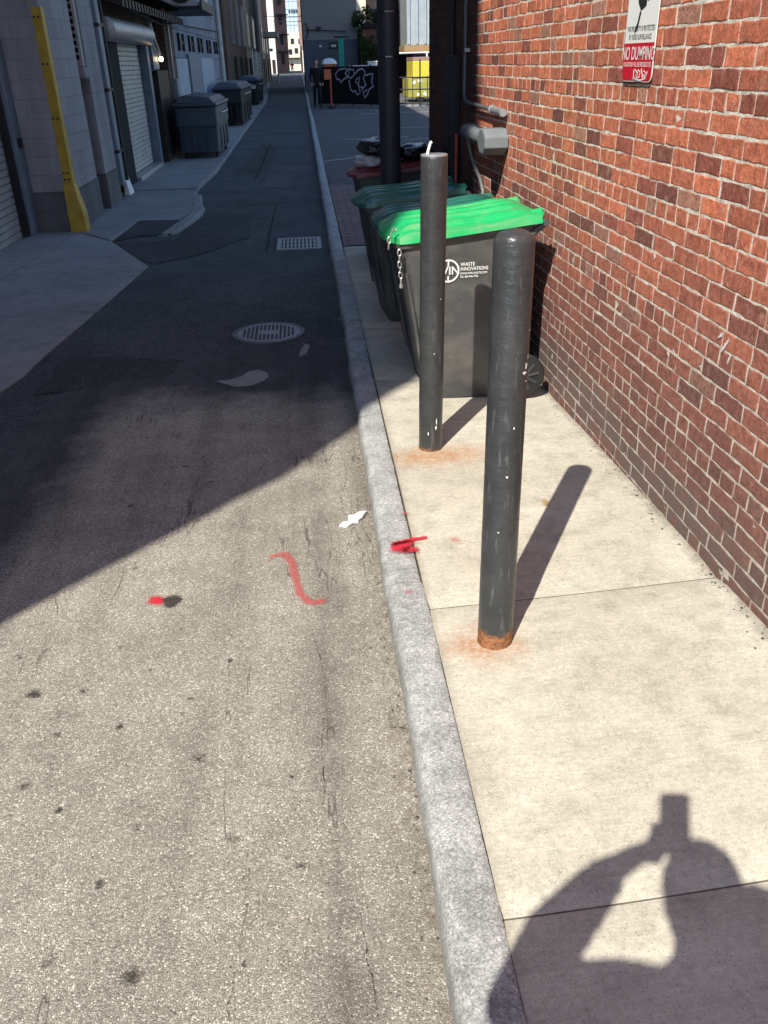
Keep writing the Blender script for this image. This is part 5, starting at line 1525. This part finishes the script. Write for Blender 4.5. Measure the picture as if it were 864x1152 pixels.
t = thing('scaffold_tower', 'narrow pale sunlit building edge just right of the pole top', 'building', (5.6, 66, 0))
b = MB(); b.box(6.15, 7.2, 66, 68, -.1, 12); part(b, 'wall', M['beige_stucco'], t)
b = MB(); b.box(6.3, 6.6, 65.9, 65.98, 3.0, 4.6); part(b, 'window', M['dark_panel'], t)
t = thing('box_truck', 'yellow and olive box truck parked behind the railing', 'truck', (6, 42, 0))
b = MB(); b.box(4.95, 8.4, 41.6, 44, .95, 1.62); part(b, 'upper_side', M['yellow_truck'], t, bevel=.03)
b = MB(); b.box(4.75, 8.4, 41.62, 44, .18, .948); ls = part(b, 'lower_side', M['olive'], t, bevel=.03)
b = MB(); b.box(4.95, 8.4, 41.62, 44, 1.625, 1.78); part(b, 'roof', M['brick_pink'], t)
b = MB()
for (x, z, s) in [(5.0, .78, .11), (5.25, .85, .1), (5.75, .8, .09), (5.5, .32, .1), (5.2, .3, .08), (5.95, .28, .1), (6.3, .7, .12)]:
    P = [(x + s * rnd(.6, 1.1) * math.cos(k * .9), 41.6, z + s * rnd(.6, 1.1) * math.sin(k * .9)) for k in range(7)]
    b.hexa(P, [(a, 41.612, c) for a, _, c in P])
part(b, 'painted_flower', M['white_wall'], ls)
for x in (5.3, 7.6):
    b = MB(); b.lathe([(.1, -.1), (.2, -.09), (.2, .09), (.1, .1)], (x, 41.75, .2), 'y', 16); part(b, 'wheel', M['rubber'], t)

# ------------------------------------------------------------------ people
def limb_body(verts, edges, vox, extra=None):
    """one closed skin grown over the bones: tapered limbs merged by a voxel remesh"""
    bm = bmesh.new()
    two = lambda r: r if isinstance(r, tuple) else (r, r)
    for a, c in edges:
        A, ra = verts[a]; B_, rb = verts[c]; ra, rb = two(ra), two(rb)
        n = max(3, int((B_ - A).length / .035))
        for k in range(n + 1):
            t_ = k / n; p = A.lerp(B_, t_)
            rx_, ry_ = ra[0] + (rb[0] - ra[0]) * t_, ra[1] + (rb[1] - ra[1]) * t_
            sc_ = Matrix.Diagonal((rx_, ry_, min(rx_, ry_), 1))
            bmesh.ops.create_icosphere(bm, subdivisions=2, radius=1, matrix=Matrix.Translation(p) @ sc_)
    if extra: extra(bm)
    m1 = bpy.data.meshes.new('limbs'); bm.to_mesh(m1); bm.free()
    o = bpy.data.objects.new('limbs', m1); COL.objects.link(o)
    rm = o.modifiers.new('r', 'REMESH'); rm.mode = 'VOXEL'; rm.voxel_size = vox
    sm2 = o.modifiers.new('sm', 'SMOOTH'); sm2.factor = .5; sm2.iterations = 4
    dg = bpy.context.evaluated_depsgraph_get()
    m2 = bpy.data.meshes.new_from_object(o.evaluated_get(dg))
    bpy.data.objects.remove(o)
    return m2

def head(bm, c, fwd, r=.104):
    """ellipsoid skull with jaw, nose, brow, ears; fwd is the way the face looks"""
    fwd = Vector(fwd).normalized(); side_ = fwd.cross(Vector((0, 0, 1))).normalized(); up = side_.cross(fwd)
    def add(off, s, n=3):
        M_ = Matrix((side_ * s[0], fwd * s[1], up * s[2])).transposed().to_4x4()
        M_.translation = Vector(c) + side_ * off[0] + fwd * off[1] + up * off[2]
        bmesh.ops.create_icosphere(bm, subdivisions=n, radius=1, matrix=M_)
    add((0, -.012, .02), (r * .78, r * .98, r * .98)); add((0, .03, -.045), (r * .6, r * .66, r * .72)); add((0, .07, -.085), (r * .3, r * .28, r * .25), 2)
    add((0, .098, -.015), (.013, .02, .026), 2); add((0, .085, -.058), (.026, .012, .008), 2)
    for s in (-1, 1):
        add((s * .078, -.012, -.005), (.01, .018, .03), 2); add((s * .032, .078, .012), (.012, .01, .008), 2)

def person(label, loc, J, cols, vox, face, hands=None, hair=True, group=None, reach=.13):
    t = thing('person', label, 'person', loc)
    V = []; E = []
    idx = {}
    def add(n, p, r, par=None):
        idx[n] = len(V); V.append((Vector(p), r))
        if par is not None: E.append((idx[par], idx[n]))
    for n, p, r, par in J: add(n, p, r, par)
    pos = {n: Vector(p) for n, p, r, par in J}
    def more(bm):
        head(bm, pos['head'], face)
        if hands:
            P = dict(pos)
            for n, p, r, par in hands: P[n] = Vector(p)
            R_ = {n: r for n, p, r, par in J + hands}
            fl = lambda v: min(v) if isinstance(v, tuple) else v
            for n, p, r, par in hands:
                A, B_ = P[par], P[n]; ra, rb_ = fl(R_[par]), fl(r)
                ra = min(ra, rb_ * 1.25)
                d = (B_ - A).length
                for k in range(6):
                    t_ = k / 5
                    bmesh.ops.create_icosphere(bm, subdivisions=2, radius=ra + (rb_ - ra) * t_, matrix=Matrix.Translation(A.lerp(B_, t_)))
    me = limb_body(V, E, vox, more)
    mats = list(cols); me.materials.clear()
    for c in mats: me.materials.append(c)      # skin, top, trousers, shoes
    nb = pos['neck'].z
    hip = pos['pelvis'].z
    wr = [pos['wristL'], pos['wristR']]; el = [pos['elbowL'], pos['elbowR']]
    foot = min(pos['footL'].z, pos['footR'].z)
    mi = []
    for p in me.polygons:
        c = p.center
        k = 1
        if c.z > nb - .01 and (c - pos['head']).length < .24: k = 0
        elif any((c - w_).dot((w_ - e_).normalized()) > -.005 and (c - w_).length < reach for w_, e_ in zip(wr, el)): k = 0
        elif c.z < foot + .075: k = 3
        elif c.z < hip + .03: k = 2
        mi.append(k)
    for p, k in zip(me.polygons, mi): p.material_index = k; p.use_smooth = True
    me.name = 'body'
    me.transform(Matrix.Translation(-Vector(loc)))
    o = bpy.data.objects.new('body', me); COL.objects.link(o); o.parent = t
    if hair:
        b = MB(); f = Vector(face).normalized(); s_ = f.cross(Vector((0, 0, 1))).normalized(); up = s_.cross(f)
        M_ = Matrix((s_ * .085, f * .108, up * .105)).transposed().to_4x4(); M_.translation = pos['head'] - f * .018 + up * .03
        bmesh.ops.create_icosphere(b.bm, subdivisions=4, radius=1, matrix=M_)
        hc = pos['head']
        kill = [v for v in b.bm.verts if (v.co - hc).dot(f) > .045 and (v.co - hc).dot(up) < .075 or (v.co - hc).dot(up) < -.05]
        bmesh.ops.delete(b.bm, geom=kill, context='VERTS')
        for v in b.bm.verts: v.co += (v.co - hc).normalized() * (.003 + .004 * noise.noise(v.co * 60))
        bmesh.ops.solidify(b.bm, geom=b.bm.faces[:], thickness=.006)
        b.build('hair', M['hair'], t, smooth=True)
    return t, pos

def walker(x, y, z, s, ang, stride):
    ca, sa = math.cos(ang), math.sin(ang)
    def P(a, b_, c): return (x + (a * ca - b_ * sa) * s, y + (a * sa + b_ * ca) * s, z + c * s)
    st = stride
    return [('pelvis', P(0, 0, .93), (.15, .12), None), ('waist', P(0, 0, 1.08), (.14, .10), 'pelvis'), ('chest', P(0, .01, 1.3), (.17, .12), 'waist'), ('neck', P(0, 0, 1.48), .06, 'chest'), ('head', P(0, .03, 1.64), .06, 'neck'),
            ('shL', P(-.18, 0, 1.43), .065, 'chest'), ('elbowL', P(-.24, -.05, 1.15), .045, 'shL'), ('wristL', P(-.23, .08, .92), .03, 'elbowL'), ('handL', P(-.22, .12, .84), .035, 'wristL'),
            ('shR', P(.18, 0, 1.43), .065, 'chest'), ('elbowR', P(.24, -.06, 1.15), .045, 'shR'), ('wristR', P(.23, .05, .92), .03, 'elbowR'), ('handR', P(.22, .09, .84), .035, 'wristR'),
            ('hipL', P(-.09, 0, .88), .095, 'pelvis'), ('kneeL', P(-.1, .5 * st, .50), .062, 'hipL'), ('ankleL', P(-.1, .45 * st, .09), .042, 'kneeL'), ('footL', P(-.1, .45 * st + .02, .04), .04, 'ankleL'), ('toeL', P(-.11, .45 * st + .18, .03), .03, 'footL'),
            ('hipR', P(.09, 0, .88), .095, 'pelvis'), ('kneeR', P(.1, -.1 * st, .49), .062, 'hipR'), ('ankleR', P(.1, -.55 * st, .11), .042, 'kneeR'), ('footR', P(.1, -.55 * st + .01, .045), .04, 'ankleR'), ('toeR', P(.11, -.55 * st + .17, .03), .03, 'footR')]
person('person in dark clothes walking at the edge of the parking lot', (.64, 38.3, 0), walker(.64, 38.3, 0, 1.02, R(185), .45), [M['skin'], M['black_cloth'], M['black_cloth'], M['shoe']], .02, (math.sin(R(5)), -1, 0))
person('person in a red top far away at the alley end', (-1.14, 143, -.08), walker(-1.14, 143, -.08, 1.12, R(180), .5), [M['skin'], M['red_cloth'], M['pale_cloth'], M['shoe']], .025, (0, -1, 0))

# the photographer, standing on the road right behind the phone
back = -rz; dn = ry; rt = rx
C = Vector((0, 0, H))
pc = C + back * .012 + dn * .052 - rt * .002      # centre of the phone
def PH(a, b_, c=0.0): return pc + rt * a + dn * b_ + back * c
J = [('pelvis', (.0, -.47, .93), (.17, .13), None), ('waist', (-.005, -.43, 1.12), (.165, .125), 'pelvis'), ('chest', (-.03, -.35, 1.36), (.21, .155), 'waist'), ('neck', (-.045, -.33, 1.56), .066, 'chest'), ('head', (-.055, -.295, 1.705), .06, 'neck'),
     ('shL', (-.205, -.31, 1.475), .084, 'chest'), ('elbowL', (-.36, -.20, 1.385), .066, 'shL'), ('foreL', (-.30, -.150, 1.475), .072, 'elbowL'), ('cuffL', (-.215, -.108, 1.545), .056, 'foreL'), ('wristL', (-.165, -.080, 1.575), .036, 'cuffL'),
     ('trapR', (.095, -.265, 1.585), .088, 'neck'), ('shR', (.175, -.25, 1.525), .088, 'trapR'), ('elbowR', (.27, -.22, 1.23), .062, 'shR'), ('foreR', (.20, -.17, 1.18), .053, 'elbowR'), ('wristR', (.10, -.15, 1.19), .034, 'foreR'),
     ('hipL', (-.095, -.50, .86), .1, 'pelvis'), ('kneeL', (-.12, -.47, .42), .066, 'hipL'), ('ankleL', (-.135, -.50, .02), .045, 'kneeL'), ('footL', (-.14, -.485, -.04), .04, 'ankleL'), ('toeL', (-.16, -.33, -.052), .03, 'footL'),
     ('hipR', (.095, -.50, .86), .1, 'pelvis'), ('kneeR', (.10, -.47, .42), .066, 'hipR'), ('ankleR', (.10, -.50, .02), .045, 'kneeR'), ('footR', (.10, -.485, -.04), .04, 'ankleR'), ('toeR', (.115, -.33, -.052), .03, 'footR')]
hands = []
def hand(S, sgn, wrist):
    palm = PH(sgn * .070, .045, .03)
    hands.append(('palm' + S, palm.lerp(Vector(wrist), .35), (.026, .034), 'wrist' + S))
    hands.append(('knuck' + S, palm, (.018, .03), 'palm' + S))
    for i, b_ in enumerate((.012, .032, .052, .070)):       # four fingers curl round the edge on to the back of the phone
        L = (.9, 1, .95, .8)[i]
        hands.append((f'f{i}a{S}', PH(sgn * .055, b_, .012), .0095, 'knuck' + S))
        hands.append((f'f{i}b{S}', PH(sgn * .047, b_ - .002, -.013), .0088, f'f{i}a{S}'))
        hands.append((f'f{i}c{S}', PH(sgn * (.047 - .024 * L), b_ - .004, -.0155), .0078, f'f{i}b{S}'))
    hands.append((f'ta{S}', PH(sgn * .052, .075, .03), .0125, 'palm' + S))   # thumb lies on the screen side
    hands.append((f'tb{S}', PH(sgn * .036, .055, .023), .0105, f'ta{S}'))
    hands.append((f'tc{S}', PH(sgn * .016, .045, .018), .009, f'tb{S}'))
hand('L', -1, (-.165, -.080, 1.575))
w_ = Vector((.10, -.15, 1.19)); p_ = Vector((.035, -.14, 1.205))        # the right hand rests loosely in front of the chest
hands.append(('palmR', w_.lerp(p_, .4), (.026, .034), 'wristR')); hands.append(('knuckR', p_, (.018, .03), 'palmR'))
for i_ in range(4):
    q_ = p_ + Vector((-.012, .022 - .014 * i_, .026 - .018 * i_))
    hands.append((f'f{i_}aR', q_, .0095, 'knuckR')); hands.append((f'f{i_}bR', q_ + Vector((-.032, .012, -.006)), .0088, f'f{i_}aR')); hands.append((f'f{i_}cR', q_ + Vector((-.045, -.006, -.018)), .0078, f'f{i_}bR'))
hands.append(('taR', p_ + Vector((.03, .03, .03)), .012, 'palmR')); hands.append(('tbR', p_ + Vector((.008, .048, .042)), .0105, 'taR')); hands.append(('tcR', p_ + Vector((-.016, .052, .040)), .009, 'tbR'))
tp, pos = person('person in navy shirt and jeans holding up a phone to photograph the alley', (0, -.5, -.08), J, [M['skin'], M['navy'], M['denim'], M['shoe']], .0065, (.1, .86, -.42), hands, reach=.27)
a, c = Vector((-.165, -.080, 1.575)), Vector((-.215, -.108, 1.545)); ax = (c - a).normalized()
b = MB(); b.tube([a + ax * .012, a + ax * .036], .046, 20); b.build('wristwatch', M['rubber'], tp, smooth=True)
t = thing('phone', 'dark smartphone held upright by the person taking the picture', 'phone', tuple(pc))
b = MB()
P = [(-.037, -.073), (.037, -.073), (.037, .073), (-.037, .073)]
pts = []
for sx, sy, a0 in ((1, 1, 0), (-1, 1, 90), (-1, -1, 180), (1, -1, 270)):
    for k in range(6): an = R(a0 + 18 * k); pts.append((sx * .028 + .009 * math.cos(an), sy * .064 + .009 * math.sin(an)))
b.hexa([PH(a_, b_, -.004) for a_, b_ in pts], [PH(a_, b_, .004) for a_, b_ in pts]); b.build('case', M['black_metal'], t)
b = MB(); b.hexa([PH(a_ * .94, b_ * .96, .0042) for a_, b_ in pts], [PH(a_ * .94, b_ * .96, .0048) for a_, b_ in pts]); b.build('screen', M['glass_dark'], t)
